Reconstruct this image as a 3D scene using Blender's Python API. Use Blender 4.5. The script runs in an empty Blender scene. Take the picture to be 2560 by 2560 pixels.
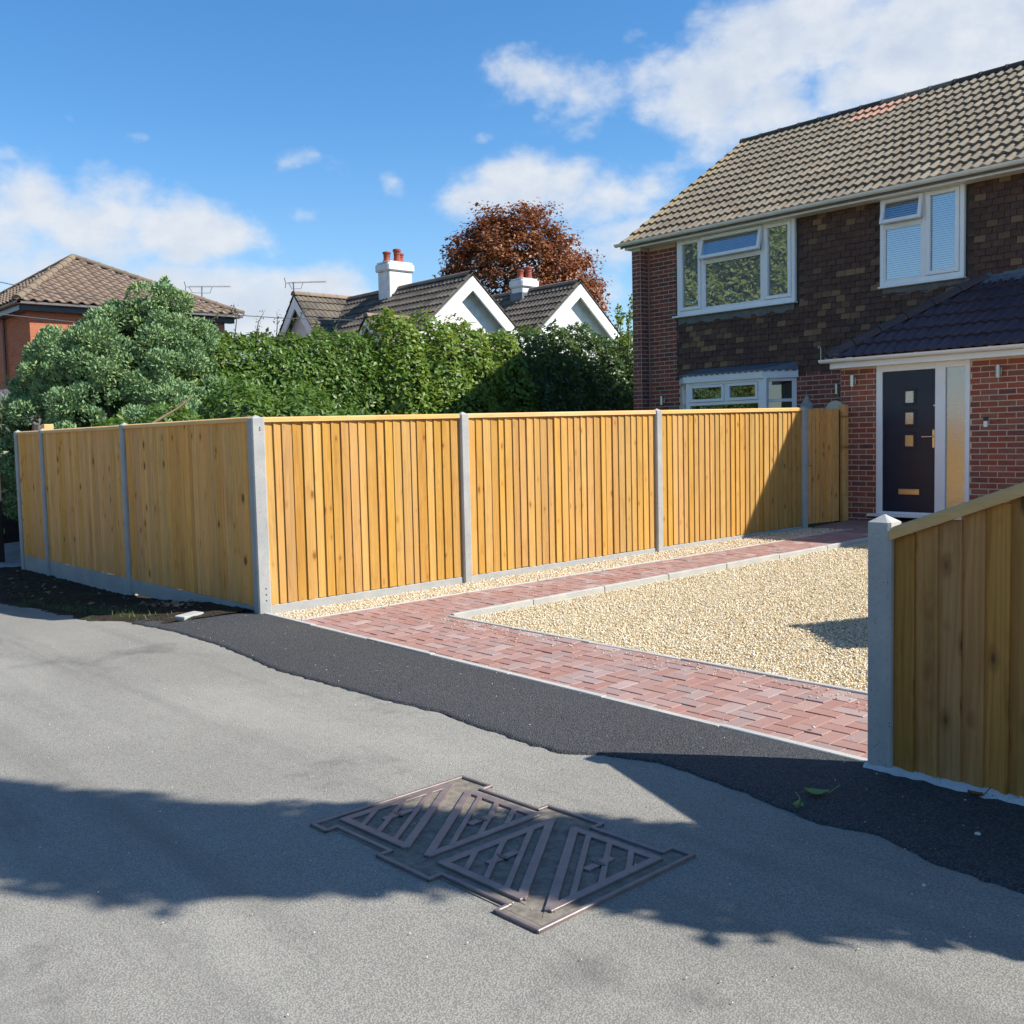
import bpy, math, random
import numpy as np
from mathutils import Matrix, Vector
random.seed(7)
rng = np.random.default_rng(11)
scene = bpy.context.scene
COL = scene.collection
V = Vector

# ------------------------------------------------------------------ camera
CAM = np.array([0.0, 0.0, 1.55])
TH = math.radians(41.4965)
FWD = np.array([-math.cos(TH), math.sin(TH), 0.0])
RGT = np.array([math.sin(TH), math.cos(TH), 0.0])
PITCH = math.radians(4.077)
ROLL = math.radians(1.2946)
cam = bpy.data.cameras.new('camera')
cam.sensor_width = 36.0
cam.lens = 36.0 * 2567.0 / 2560.0
cam.clip_end = 2000.0
cam.clip_start = 0.05
camo = bpy.data.objects.new('camera', cam)
COL.objects.link(camo)
cr, sr, cp, sp = math.cos(ROLL), math.sin(ROLL), math.cos(PITCH), math.sin(PITCH)
A = np.array([[1, 0, 0], [0, cp, sp], [0, -sp, cp]]) @ np.array([[cr, -sr, 0], [sr, cr, 0], [0, 0, 1]])
UP = np.array([0, 0, 1.0])
def camvec(c):
    return RGT * A[0, c] - UP * A[1, c] + FWD * A[2, c]
ax, ay, az = camvec(0), -camvec(1), -camvec(2)
camo.matrix_world = Matrix(((ax[0], ay[0], az[0], CAM[0]), (ax[1], ay[1], az[1], CAM[1]), (ax[2], ay[2], az[2], CAM[2]), (0, 0, 0, 1)))
scene.camera = camo

# ------------------------------------------------------------------ sky, sun, exposure
SUN = V((0.602, 0.454, 0.657)).normalized()
SUN_STRENGTH = 5.0
SKY_STRENGTH = 0.076
EXPOSURE = 0.72
scene.view_settings.view_transform = 'Standard'
scene.view_settings.look = 'None'
scene.view_settings.gamma = 1.0
scene.view_settings.exposure = EXPOSURE
scene.view_settings.use_curve_mapping = False

class NT:
    """small helper around a node tree"""
    def __init__(s, tree):
        s.t = tree
    def n(s, typ, ins=None, out=0, **props):
        nd = s.t.nodes.new(typ)
        for k, v in props.items():
            setattr(nd, k, v)
        for k, v in (ins or {}).items():
            sock = nd.inputs[k]
            if isinstance(v, bpy.types.NodeSocket):
                s.t.links.new(v, sock)
            elif isinstance(v, (tuple, list)) and sock.type == 'RGBA' and len(v) == 3:
                sock.default_value = (*v, 1.0)
            else:
                sock.default_value = v
        return nd.outputs[out] if out is not None else nd
    def math(s, op, a, b=0.0, clamp=False):
        return s.n('ShaderNodeMath', {0: a, 1: b}, operation=op, use_clamp=clamp)
    def vmath(s, op, a, b=None, out=0):
        ins = {0: a}
        if b is not None:
            ins[1] = b
        return s.n('ShaderNodeVectorMath', ins, out=out, operation=op)
    def mul(s, a, b):
        return s.vmath('MULTIPLY', a, b)
    def mix(s, f, a, b, mode='MIX'):
        nd = s.t.nodes.new('ShaderNodeMix')
        nd.data_type = 'RGBA'
        nd.blend_type = mode
        for i, v in ((0, f), (6, a), (7, b)):
            sock = nd.inputs[i]
            if isinstance(v, bpy.types.NodeSocket):
                s.t.links.new(v, sock)
            elif isinstance(v, (tuple, list)):
                sock.default_value = (*v[:3], 1.0)
            else:
                sock.default_value = v
        return nd.outputs[2]
    def noise(s, vec, scale, detail=3.0, rough=0.55, out=0, dist=0.0):
        return s.n('ShaderNodeTexNoise', {'Vector': vec, 'Scale': scale, 'Detail': detail, 'Roughness': rough, 'Distortion': dist}, out=out)
    def voro(s, vec, scale, out=0, **kw):
        return s.n('ShaderNodeTexVoronoi', {'Vector': vec, 'Scale': scale}, out=out, **kw)
    def mr(s, v, a, b, c=0.0, d=1.0, smooth=False):
        return s.n('ShaderNodeMapRange', {0: v, 1: a, 2: b, 3: c, 4: d}, interpolation_type='SMOOTHSTEP' if smooth else 'LINEAR')
    def ramp(s, f, stops):
        nd = s.t.nodes.new('ShaderNodeValToRGB')
        s.t.links.new(f, nd.inputs[0])
        el = nd.color_ramp.elements
        while len(el) > 1:
            el.remove(el[-1])
        el[0].position, el[0].color = stops[0][0], (*stops[0][1], 1)
        for p, c in stops[1:]:
            e = el.new(p)
            e.color = (*c, 1)
        return nd.outputs[0]

world = bpy.data.worlds.new('World')
scene.world = world
world.use_nodes = True
def build_world():
    t = world.node_tree
    t.nodes.clear()
    g = NT(t)
    sky = g.n('ShaderNodeTexSky', sky_type='NISHITA', sun_disc=False, sun_elevation=math.asin(SUN.z),
              sun_rotation=math.atan2(SUN.x, SUN.y), air_density=1.0, dust_density=0.25, ozone_density=3.5)
    skyc = g.n('ShaderNodeHueSaturation', {'Saturation': 1.26, 'Value': 1.5, 'Color': sky})
    d = g.n('ShaderNodeTexCoord', out='Generated')
    stretch = (1.0, 1.0, 1.55)
    ds = g.mul(d, stretch)
    # broken cumulus: fractal noise pushed up where the banks of cloud stand
    warp = g.noise(ds, 5.0, 5.0, 0.55, out=1)
    dw = g.vmath('ADD', ds, g.mul(g.vmath('SUBTRACT', warp, (0.5, 0.5, 0.5)), (0.16, 0.16, 0.16)))
    n1 = g.noise(ds, 9.0, 10.0, 0.60)
    n2 = g.noise(g.vmath('ADD', ds, (3.1, 1.7, 0.4)), 3.0, 4.0, 0.5)
    def blobdir(px, py):
        c = np.array([(px - 1280) / 2567, (py - 1280) / 2567, 1.0])
        l = A @ c
        w = RGT * l[0] + FWD * l[2] - UP * l[1]
        return w / np.linalg.norm(w)
    blobs = [(-160, 620, 380, 1.1), (40, 540, 190, 1.0), (230, 590, 230, 1.1), (430, 590, 190, 1.1), (530, 600, 120, .95), (120, 780, 380, 1.1), (330, 720, 260, 1.0),
             (520, 770, 260, 1.0), (720, 760, 200, .9), (840, 790, 150, .75), (-60, 400, 90, .7), (560, 700, 120, .8),
             (1385, 205, 125, 1.1), (1470, 220, 150, 1.1), (1600, 215, 160, 1.0), (1760, 190, 200, 1.1), (1900, 90, 240, 1.15), (2080, 60, 290, 1.15),
             (2300, 60, 350, 1.15), (2560, 120, 360, 1.15), (1940, 260, 220, 1.1), (2150, 230, 190, 1.0), (1590, 85, 80, .7), (1780, 350, 110, .8), (1700, 60, 90, .8),
             (1285, 460, 130, 1.1), (1230, 490, 110, .95), (1400, 470, 150, 1.0), (1500, 510, 160, 1.0), (1570, 620, 200, 1.0), (1450, 640, 170, .9), (1500, 760, 170, .85), (1650, 440, 110, .8),
             (690, 400, 85, .72), (770, 430, 80, .68), (690, 515, 65, .62), (965, 460, 60, .58), (640, 605, 55, .55), (290, 360, 45, .5), (100, 310, 45, .45), (1730, 375, 85, .75), (1200, 340, 35, .42)]
    cov = None
    for px, py, R, st in blobs:
        b = blobdir(px, py) * np.array(stretch)
        dist = g.vmath('DISTANCE', dw, tuple(b), out=1)
        m = g.mr(dist, 0.0, R / 2567 * 1.55, st, 0.0, True)
        cov = m if cov is None else g.math('MAXIMUM', cov, m)
    # the rest of the sky carries the same broken cloud
    facing = g.vmath('DOT_PRODUCT', d, tuple(FWD), out=1)
    rest = g.math('MULTIPLY', g.mr(facing, 0.86, 0.70), g.mr(n2, 0.54, 0.70, 0.0, 1.0, True))
    cov = g.math('MAXIMUM', cov, rest)
    dens = g.math('ADD', g.math('MULTIPLY', g.math('SUBTRACT', n1, 0.5), 1.9), g.math('SUBTRACT', cov, 0.47))
    mask = g.mr(dens, -0.14, 0.52, 0.0, 0.96, True)
    up = g.n('ShaderNodeSeparateXYZ', {0: d}, out=2)
    mask = g.math('MULTIPLY', mask, g.mr(up, 0.0, 0.03))
    # fluffy relief: light tops, greyer thick undersides
    n3 = g.noise(g.vmath('ADD', ds, (-0.010, -0.008, -0.028)), 9.0, 10.0, 0.60)
    relief = g.mr(g.math('SUBTRACT', n1, n3), -0.14, 0.12)
    thick = g.mr(dens, 0.0, 0.7, 0.0, 1.0, True)
    shade = g.math('MULTIPLY', g.math('SUBTRACT', 1.0, relief), thick)
    ccol = g.mix(shade, (6.3, 6.65, 7.15), (4.6, 5.3, 6.4))
    haze = g.mix(g.mr(up, 0.0, 0.30, 0.36, 0.0, True), skyc, (3.7, 5.0, 6.4))
    out = g.mix(mask, haze, ccol)
    bg = g.n('ShaderNodeBackground', {0: out, 1: SKY_STRENGTH})
    o = t.nodes.new('ShaderNodeOutputWorld')
    t.links.new(bg, o.inputs[0])
build_world()
world.cycles.sampling_method = 'MANUAL'
world.cycles.sample_map_resolution = 512
scene.cycles.max_bounces = 7
scene.cycles.diffuse_bounces = 4
scene.cycles.glossy_bounces = 3
scene.cycles.transmission_bounces = 3
scene.cycles.adaptive_threshold = 0.02

sun = bpy.data.lights.new('sun', 'SUN')
sun.energy = SUN_STRENGTH
sun.angle = math.radians(0.53)
sun.color = (1.0, 0.955, 0.88)
suno = bpy.data.objects.new('sun', sun)
COL.objects.link(suno)
suno.rotation_euler = SUN.to_track_quat('Z', 'Y').to_euler()
suno.location = (20, 15, 25)

# ------------------------------------------------------------------ object helpers
WM = {}
def link(o, parent=None, world=None):
    COL.objects.link(o)
    w = world if world is not None else Matrix.Identity(4)
    o.matrix_basis = w
    WM[o.name] = w.copy()
    if parent is not None:
        o.parent = parent
        o.matrix_parent_inverse = WM[parent.name].inverted()
    return o
def tag(o, label=None, cat=None, group=None, kind=None):
    if label: o['label'] = label
    if cat: o['category'] = cat
    if group: o['group'] = group
    if kind: o['kind'] = kind
    return o
def thing(name, loc, label, cat, group=None):
    o = bpy.data.objects.new(name, None)
    o.empty_display_size = 0.3
    link(o, None, Matrix.Translation(loc))
    return tag(o, label, cat, group)
def np_mesh(name, v, f, mat=None, rnd=None, smooth=False):
    """v (N,3), f (M,3) or (M,4) arrays, or list of polygons"""
    me = bpy.data.meshes.new(name)
    v = np.asarray(v, dtype=np.float32)
    if isinstance(f, np.ndarray):
        k = f.shape[1]
        me.vertices.add(len(v))
        me.vertices.foreach_set('co', v.ravel())
        me.loops.add(f.size)
        me.loops.foreach_set('vertex_index', f.astype(np.int32).ravel())
        me.polygons.add(len(f))
        me.polygons.foreach_set('loop_start', np.arange(0, f.size, k, dtype=np.int32))
        me.update(calc_edges=True)
    else:
        me.from_pydata(v.tolist(), [], f)
    if rnd is not None:
        a = me.attributes.new('rnd', 'FLOAT', 'POINT')
        a.data.foreach_set('value', np.asarray(rnd, dtype=np.float32))
    if smooth:
        me.polygons.foreach_set('use_smooth', np.ones(len(me.polygons), dtype=bool))
    if mat: me.materials.append(mat)
    return me
def mobj(name, me, parent=None, world=None):
    return link(bpy.data.objects.new(name, me), parent, world)

class MB:
    """collects polygons into one mesh"""
    def __init__(s):
        s.v, s.f = [], []
    def add(s, vs, fs):
        b = len(s.v)
        s.v += [tuple(p) for p in vs]
        s.f += [tuple(i + b for i in f) for f in fs]
        return s
    def box(s, x0, x1, y0, y1, z0, z1, M=None):
        vs = [V((x, y, z)) for z in (z0, z1) for y in (y0, y1) for x in (x0, x1)]
        if M is not None: vs = [M @ p for p in vs]
        return s.add(vs, [(0, 2, 3, 1), (4, 5, 7, 6), (0, 1, 5, 4), (2, 6, 7, 3), (0, 4, 6, 2), (1, 3, 7, 5)])
    def cbox(s, x0, x1, y0, y1, z0, z1, c=0.004, M=None):
        """box with chamfered edges"""
        vs, fs = [], []
        for sx, x, xi in ((0, x0, x0 + c), (1, x1, x1 - c)):
            for sy, y, yi in ((0, y0, y0 + c), (1, y1, y1 - c)):
                for sz, z, zi in ((0, z0, z0 + c), (1, z1, z1 - c)):
                    vs += [V((x, yi, zi)), V((xi, y, zi)), V((xi, yi, z))]
        def i(a, b, d, k): return (a * 4 + b * 2 + d) * 3 + k
        for a in (0, 1):
            q = [i(a, 0, 0, 0), i(a, 1, 0, 0), i(a, 1, 1, 0), i(a, 0, 1, 0)]; fs.append(q if a else q[::-1])
            q = [i(0, a, 0, 1), i(1, a, 0, 1), i(1, a, 1, 1), i(0, a, 1, 1)]; fs.append(q[::-1] if a else q)
            q = [i(0, 0, a, 2), i(1, 0, a, 2), i(1, 1, a, 2), i(0, 1, a, 2)]; fs.append(q if a else q[::-1])
        for a in (0, 1):
            for b in (0, 1):
                fs.append((i(a, b, 0, 0), i(a, b, 1, 0), i(a, b, 1, 1), i(a, b, 0, 1)))
                fs.append((i(a, 0, b, 0), i(a, 1, b, 0), i(a, 1, b, 2), i(a, 0, b, 2)))
                fs.append((i(0, a, b, 1), i(1, a, b, 1), i(1, a, b, 2), i(0, a, b, 2)))
                for d in (0, 1):
                    fs.append((i(a, b, d, 0), i(a, b, d, 1), i(a, b, d, 2)))
        if M is not None: vs = [M @ p for p in vs]
        return s.add(vs, fs)
    def quad(s, a, b, c, d):
        return s.add([a, b, c, d], [(0, 1, 2, 3)])
    def prism(s, poly, z0, z1, M=None):
        n = len(poly)
        vs = [V((p[0], p[1], z0)) for p in poly] + [V((p[0], p[1], z1)) for p in poly]
        if M is not None: vs = [M @ p for p in vs]
        fs = [tuple(range(n))[::-1], tuple(range(n, 2 * n))] + [(i, (i + 1) % n, (i + 1) % n + n, i + n) for i in range(n)]
        return s.add(vs, fs)
    def tube(s, pts, rad, n=8, cap=True):
        pts = [V(p) for p in pts]
        if not isinstance(rad, (list, tuple)): rad = [rad] * len(pts)
        base = len(s.v)
        up = None
        for k, p in enumerate(pts):
            t = (pts[min(k + 1, len(pts) - 1)] - pts[max(k - 1, 0)]).normalized()
            a = t.orthogonal().normalized() if up is None else (up - t * up.dot(t)).normalized()
            up = a
            b = t.cross(a)
            for j in range(n):
                w = 2 * math.pi * j / n
                s.v.append(tuple(p + (a * math.cos(w) + b * math.sin(w)) * rad[k]))
        for k in range(len(pts) - 1):
            for j in range(n):
                s.f.append((base + k * n + j, base + k * n + (j + 1) % n, base + (k + 1) * n + (j + 1) % n, base + (k + 1) * n + j))
        if cap:
            s.f.append(tuple(base + j for j in range(n))[::-1])
            s.f.append(tuple(base + (len(pts) - 1) * n + j for j in range(n)))
        return s
    def lathe(s, prof, c, n=16):
        base = len(s.v)
        for r, z in prof:
            for j in range(n):
                w = 2 * math.pi * j / n
                s.v.append((c[0] + r * math.cos(w), c[1] + r * math.sin(w), c[2] + z))
        for k in range(len(prof) - 1):
            for j in range(n):
                s.f.append((base + k * n + j, base + k * n + (j + 1) % n, base + (k + 1) * n + (j + 1) % n, base + (k + 1) * n + j))
        s.f.append(tuple(base + (len(prof) - 1) * n + j for j in range(n)))
        return s
    def mesh(s, name, mat=None, smooth=False):
        me = bpy.data.meshes.new(name)
        me.from_pydata(s.v, [], s.f)
        if smooth: me.polygons.foreach_set('use_smooth', np.ones(len(me.polygons), dtype=bool))
        if mat: me.materials.append(mat)
        return me
    def obj(s, name, mat, parent=None, smooth=False, world=None):
        return mobj(name, s.mesh(name, mat, smooth), parent, world)

def basis(u, v, w, o):
    return Matrix(((u[0], v[0], w[0], o[0]), (u[1], v[1], w[1], o[1]), (u[2], v[2], w[2], o[2]), (0, 0, 0, 1)))
def pieces(parent, name, tv, tf, mats, mat, cap=300, rest_name=None, prio=None):
    """alike pieces: the `cap` largest in view become objects that share one mesh, the rest one joined part"""
    tv = np.asarray(tv, dtype=np.float64)
    def key(M):
        p = np.array(M.translation)
        return np.linalg.norm(p - CAM) if prio is None else prio(p)
    mats = sorted(mats, key=key)
    me = bpy.data.meshes.new(name)
    me.from_pydata(tv.tolist(), [], tf)
    me.materials.append(mat)
    for M in mats[:cap]:
        mobj(name, me, parent, M)
    rest = mats[cap:]
    if rest:
        vs, fs, rn = [], [], []
        for i, M in enumerate(rest):
            m = np.array(M)
            vs.append(tv @ m[:3, :3].T + m[:3, 3])
            b = i * len(tv)
            fs += [tuple(k + b for k in f) for f in tf]
            rn.append(np.full(len(tv), random.random()))
        me2 = np_mesh(rest_name or name, np.concatenate(vs), fs, mat, np.concatenate(rn))
        tag(mobj(rest_name or name, me2, parent), kind='stuff')

def sstep(a, b, x):
    t = np.clip((x - a) / (b - a), 0, 1)
    return t * t * (3 - 2 * t)
SLOPE = 0.0335
def H(x, y):
    """height of the ground: drive climbs to the house, verge and road sink to the left"""
    x = np.asarray(x, dtype=float); y = np.asarray(y, dtype=float)
    up = np.clip(y - 4.45, 0, 8.9) * SLOPE
    dn = -0.17 * sstep(0, 3.2, -8.7 - x) * sstep(9.0, 5.0, y)
    far = -0.25 * sstep(12, 40, -x - 6) * sstep(9.0, 4.0, y) * 0
    return up * sstep(-17.5, -14.0, x) + dn + far
def Hf(x, y): return float(H(x, y))

# ------------------------------------------------------------------ materials
def newmat(name):
    m = bpy.data.materials.new(name)
    m.use_nodes = True
    m.node_tree.nodes.clear()
    return m, NT(m.node_tree)
def finish(m, g, base, rough=0.6, bump=None, bstr=0.3, bdist=0.01, spec=0.4, metal=0.0, trans=None, sheen=None, coat=None):
    ins = {'Base Color': base, 'Roughness': rough, 'Specular IOR Level': spec, 'Metallic': metal}
    if bump is not None:
        ins['Normal'] = g.n('ShaderNodeBump', {'Strength': bstr, 'Distance': bdist, 'Height': bump})
    if coat: ins['Coat Weight'] = coat
    p = g.n('ShaderNodeBsdfPrincipled', ins)
    if trans is not None:
        tr = g.n('ShaderNodeBsdfTranslucent', {'Color': trans[1]})
        p = g.n('ShaderNodeMixShader', {0: trans[0], 1: p, 2: tr})
    o = m.node_tree.nodes.new('ShaderNodeOutputMaterial')
    m.node_tree.links.new(p, o.inputs[0])
    return m
def coord(g): return g.n('ShaderNodeTexCoord', out='Object')
def rand(g):
    a = g.n('ShaderNodeAttribute', out=2, attribute_name='rnd')
    o = g.n('ShaderNodeObjectInfo', out='Random')
    return g.math('FRACT', g.math('ADD', a, o))
def rand2(g, r, k): return g.math('FRACT', g.math('MULTIPLY', r, k))
def rvec(g, c, r, k=(31.0, 57.0, 83.0)):
    return g.vmath('ADD', c, g.mul(g.n('ShaderNodeCombineXYZ', {0: r, 1: r, 2: r}), k))

def mat_wood(name, light, mid, dark, knot=(0.12, 0.045, 0.012), zs=1.75, knots=0.16, spread=0.5, xs=0.112, flat=False, kth=0.80):
    m, g = newmat(name)
    r = rand(g)
    c = rvec(g, g.mul(coord(g), (xs, 1, zs)), r)
    if flat:
        c = g.vmath('ADD', g.n('ShaderNodeCombineXYZ', {0: g.n('ShaderNodeSeparateXYZ', {0: c}, out=2), 1: 0.0, 2: g.math('ADD', g.n('ShaderNodeSeparateXYZ', {0: c}, out=0), g.n('ShaderNodeSeparateXYZ', {0: c}, out=1))}), (0, 0, 0))
    big = g.noise(g.mul(c, (16, 16, 0.9)), 1.0, 3.0, 0.6)
    fine = g.noise(g.mul(c, (130, 130, 3.0)), 1.0, 2.0, 0.6)
    ring = g.n('ShaderNodeTexWave', {'Vector': g.mul(c, (1, 1, 0.06)), 'Scale': 9.0, 'Distortion': 16.0, 'Detail': 3.0, 'Detail Scale': 0.8, 'Detail Roughness': 0.6}, wave_type='BANDS', bands_direction='X')
    base = g.mix(g.mr(big, 0.3, 0.72), light, mid)
    base = g.mix(g.math('MULTIPLY', g.mr(ring, 0.4, 1.0), 0.05 if flat else 0.26), base, dark)
    base = g.mix(g.math('MULTIPLY', g.mr(fine, 0.5, 0.8), 0.08 if flat else 0.3), base, dark)
    blot = g.noise(g.mul(c, (11, 11, 2.6)), 1.0, 5.0, 0.65)
    base = g.mix(g.mr(blot, 0.52, 0.76, 0.0, 0.62), base, dark)
    pale = g.noise(g.mul(c, (7, 7, 1.7)), 1.0, 4.0, 0.6)
    base = g.mix(g.mr(pale, 0.55, 0.8, 0.0, 0.4), base, tuple(min(0.85, x * 1.22) for x in light))
    # board to board
    hv = g.n('ShaderNodeHueSaturation', {'Hue': g.mr(rand2(g, r, 7.3), 0, 1, 0.496, 0.505), 'Saturation': g.mr(rand2(g, r, 13.7), 0, 1, 0.94, 1.05),
             'Value': g.mr(rand2(g, r, 3.9), 0, 1, 1.0 - 0.36 * spread, 1.0 + 0.3 * spread), 'Color': base})
    kn = g.n('ShaderNodeTexNoise', {'Vector': g.mul(c, (30, 30, 12)), 'Scale': 1.0, 'Detail': 3.0}, out=1)
    kv = g.vmath('ADD', g.mul(c, (13.0, 0.0, 6.2)), g.mul(g.vmath('SUBTRACT', kn, (0.5, 0.5, 0.5)), (0.22, 0.0, 0.22)))
    kd = g.voro(kv, 1.0, 0)
    kid = g.n('ShaderNodeSeparateXYZ', {0: g.voro(kv, 1.0, 1)}, out=0)
    ks = g.mr(kid, kth, 1.0, 0.0, knots)
    km = g.mr(g.math('SUBTRACT', kd, ks), 0.02, -0.09, 0.0, 0.8, True)
    halo = g.mr(g.math('SUBTRACT', kd, ks), 0.24, 0.0, 0.0, 0.55, True)
    halo = g.math('MULTIPLY', halo, g.mr(ks, 0.02, 0.08))
    base = g.mix(halo, hv, dark)
    base = g.mix(km, base, knot)
    bump = g.math('ADD', g.math('MULTIPLY', fine, 0.6), big)
    return finish(m, g, base, 0.72, bump, 0.35, 0.004, 0.25)

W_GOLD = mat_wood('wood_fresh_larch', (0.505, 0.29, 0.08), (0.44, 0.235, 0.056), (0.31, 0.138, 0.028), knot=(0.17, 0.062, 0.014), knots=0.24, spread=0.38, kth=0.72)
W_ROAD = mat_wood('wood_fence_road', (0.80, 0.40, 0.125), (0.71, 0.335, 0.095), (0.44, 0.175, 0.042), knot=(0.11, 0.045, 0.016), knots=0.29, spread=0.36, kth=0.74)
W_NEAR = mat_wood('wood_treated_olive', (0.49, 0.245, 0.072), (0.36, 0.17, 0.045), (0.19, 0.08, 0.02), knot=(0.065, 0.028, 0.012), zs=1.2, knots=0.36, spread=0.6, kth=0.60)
W_CAP = mat_wood('wood_cap_rail', (0.68, 0.43, 0.18), (0.60, 0.35, 0.125), (0.36, 0.2, 0.07), knots=0.1, zs=1.0, xs=1.0, flat=True)
W_DARK = mat_wood('wood_stained_dark', (0.045, 0.033, 0.026), (0.032, 0.023, 0.019), (0.02, 0.015, 0.012), knots=0.05, zs=1.0, xs=1.0)

def mat_concrete(name, a, b, pit=(0.06, 0.065, 0.07), scale=1.0, stain=0.35):
    m, g = newmat(name)
    c = coord(g)
    r = rand(g)
    c2 = rvec(g, c, r)
    n1 = g.noise(c2, 4.0 * scale, 5.0, 0.6)
    n2 = g.noise(c2, 70.0 * scale, 3.0, 0.7)
    base = g.mix(g.mr(n1, 0.32, 0.7), a, b)
    base = g.mix(g.math('MULTIPLY', g.mr(n2, 0.5, 0.75), stain), base, tuple(x * 0.6 for x in b))
    pv = g.voro(c2, 46.0 * scale, 0)
    base = g.mix(g.math('MULTIPLY', g.mr(pv, 0.17, 0.10), g.mr(g.noise(c2, 9.0, 2.0), 0.48, 0.6)), base, pit)
    bump = g.math('ADD', n2, g.mr(pv, 0.1, 0.2))
    return finish(m, g, base, 0.88, bump, 0.3, 0.004, 0.25)
CONC = mat_concrete('concrete_post', (0.40, 0.395, 0.37), (0.31, 0.315, 0.305))
CONC_L = mat_concrete('concrete_edging', (0.47, 0.455, 0.405), (0.36, 0.355, 0.33))
CONC_W = mat_concrete('concrete_white_haunch', (0.56, 0.56, 0.54), (0.40, 0.42, 0.43), stain=0.5)

def mat_asphalt(name, dark, lite, stone, bumpk, patch=None, speck=0.5, fr=110.0):
    m, g = newmat(name)
    c = coord(g)
    v1 = g.voro(c, fr, 1)
    d1 = g.voro(c, fr, 0)
    ch = g.n('ShaderNodeSeparateXYZ', {0: v1}, out=0)
    n1 = g.noise(c, 0.55, 5.0, 0.62)
    n2 = g.noise(c, 260.0, 2.0, 0.6)
    n3 = g.noise(c, 5.0, 4.0, 0.6)
    base = g.mix(g.mr(n1, 0.3, 0.7), dark, lite)
    base = g.mix(g.math('MULTIPLY', g.mr(n3, 0.42, 0.68), 0.22), base, tuple(x * 0.72 for x in dark))
    base = g.mix(g.math('MULTIPLY', g.mr(ch, 0.0, 1.0), speck), base, stone)
    base = g.mix(g.mr(d1, 0.32, 0.62, 0.0, 0.55), base, tuple(x * 0.45 for x in dark))
    base = g.mix(g.mr(n2, 0.58, 0.72, 0.0, 0.45), base, tuple(min(1, x * 1.35) for x in stone))
    if patch:
        # tyre scuffs and oil marks with a shape of their own
        tv = g.n('ShaderNodeMapping', {0: c, 2: (0, 0, 0.35), 3: (0.28, 1.5, 1)})
        sc = g.noise(tv, 1.3, 6.0, 0.7, dist=0.6)
        base = g.mix(g.mr(sc, 0.57, 0.74, 0.0, 0.55), base, tuple(x * 0.45 for x in dark))
        blot = g.noise(g.vmath('ADD', c, (2.3, 7.7, 0)), 0.8, 7.0, 0.72)
        base = g.mix(g.mr(blot, 0.58, 0.69, 0.0, 0.6), base, tuple(x * 0.42 for x in dark))
        tk = g.noise(g.n('ShaderNodeMapping', {0: c, 2: (0, 0, -0.62), 3: (0.12, 2.2, 1)}), 1.0, 3.0, 0.6)
        base = g.mix(g.mr(tk, 0.54, 0.68, 0.0, 0.45), base, tuple(x * 0.62 for x in dark))
        li = g.noise(g.vmath('ADD', tv, (9.1, 4.2, 0)), 0.9, 5.0, 0.65)
        base = g.mix(g.mr(li, 0.52, 0.75, 0.0, 0.30), base, tuple(min(1, x * 1.35) for x in lite))
    h = g.math('SUBTRACT', g.math('MULTIPLY', n2, 0.4), g.math('MULTIPLY', d1, 1.0))
    return finish(m, g, base, 0.86, h, bumpk, 0.006, 0.3)
ASPH = mat_asphalt('asphalt_worn', (0.22, 0.21, 0.183), (0.315, 0.30, 0.26), (0.40, 0.375, 0.315), 0.35, patch=True, speck=0.38, fr=150.0)
TARM = mat_asphalt('tarmac_new', (0.027, 0.030, 0.033), (0.046, 0.049, 0.053), (0.17, 0.17, 0.17), 1.0, speck=0.45)

def mat_paver():
    m, g = newmat('paver_brindle')
    r = rand(g)
    c = rvec(g, coord(g), r)
    tone = g.ramp(r, [(0.0, (0.29, 0.145, 0.115)), (0.3, (0.33, 0.18, 0.145)), (0.5, (0.29, 0.175, 0.152)), (0.68, (0.37, 0.225, 0.19)), (0.84, (0.27, 0.195, 0.178)), (1.0, (0.41, 0.30, 0.27))])
    n = g.noise(c, 9.0, 4.0, 0.6)
    f = g.noise(c, 220.0, 2.0, 0.7)
    base = g.mix(g.mr(n, 0.38, 0.68, 0.0, 0.45), tone, (0.30, 0.21, 0.19))
    base = g.mix(g.mr(f, 0.55, 0.75, 0.0, 0.35), base, (0.47, 0.36, 0.31))
    base = g.mix(g.mr(f, 0.45, 0.28, 0.0, 0.35), base, (0.16, 0.075, 0.06))
    return finish(m, g, base, 0.85, f, 0.3, 0.003, 0.25)
PAVER = mat_paver()
def mat_simple(name, a, b, scale=8.0, rough=0.8, bstr=0.3, spec=0.3, metal=0.0, bd=0.005, detail=4.0):
    m, g = newmat(name)
    c = rvec(g, coord(g), rand(g))
    n = g.noise(c, scale, detail, 0.62)
    return finish(m, g, g.mix(g.mr(n, 0.32, 0.7), a, b), rough, n, bstr, bd, spec, metal)
JOINT = mat_simple('joint_sand', (0.13, 0.085, 0.065), (0.20, 0.14, 0.11), 60.0, 0.95)

def mat_stone(name, stops):
    m, g = newmat(name)
    r = rand(g)
    n = g.noise(coord(g), 160.0, 2.0, 0.6)
    base = g.ramp(r, stops)
    base = g.mix(g.mr(n, 0.4, 0.7, 0.0, 0.18), base, (0.55, 0.42, 0.24))
    return finish(m, g, base, 0.68, None, spec=0.35)
GRAV = mat_stone('gravel_golden', [(0.0, (0.46, 0.32, 0.16)), (0.14, (0.60, 0.46, 0.26)), (0.34, (0.72, 0.59, 0.37)), (0.5, (0.76, 0.68, 0.49)), (0.7, (0.70, 0.61, 0.43)), (0.84, (0.80, 0.75, 0.60)), (0.94, (0.58, 0.53, 0.43)), (1.0, (0.82, 0.79, 0.68))])
GRAVW = mat_stone('gravel_cream', [(0.0, (0.50, 0.38, 0.24)), (0.3, (0.66, 0.56, 0.39)), (0.6, (0.74, 0.66, 0.50)), (1.0, (0.80, 0.75, 0.62))])
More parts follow.
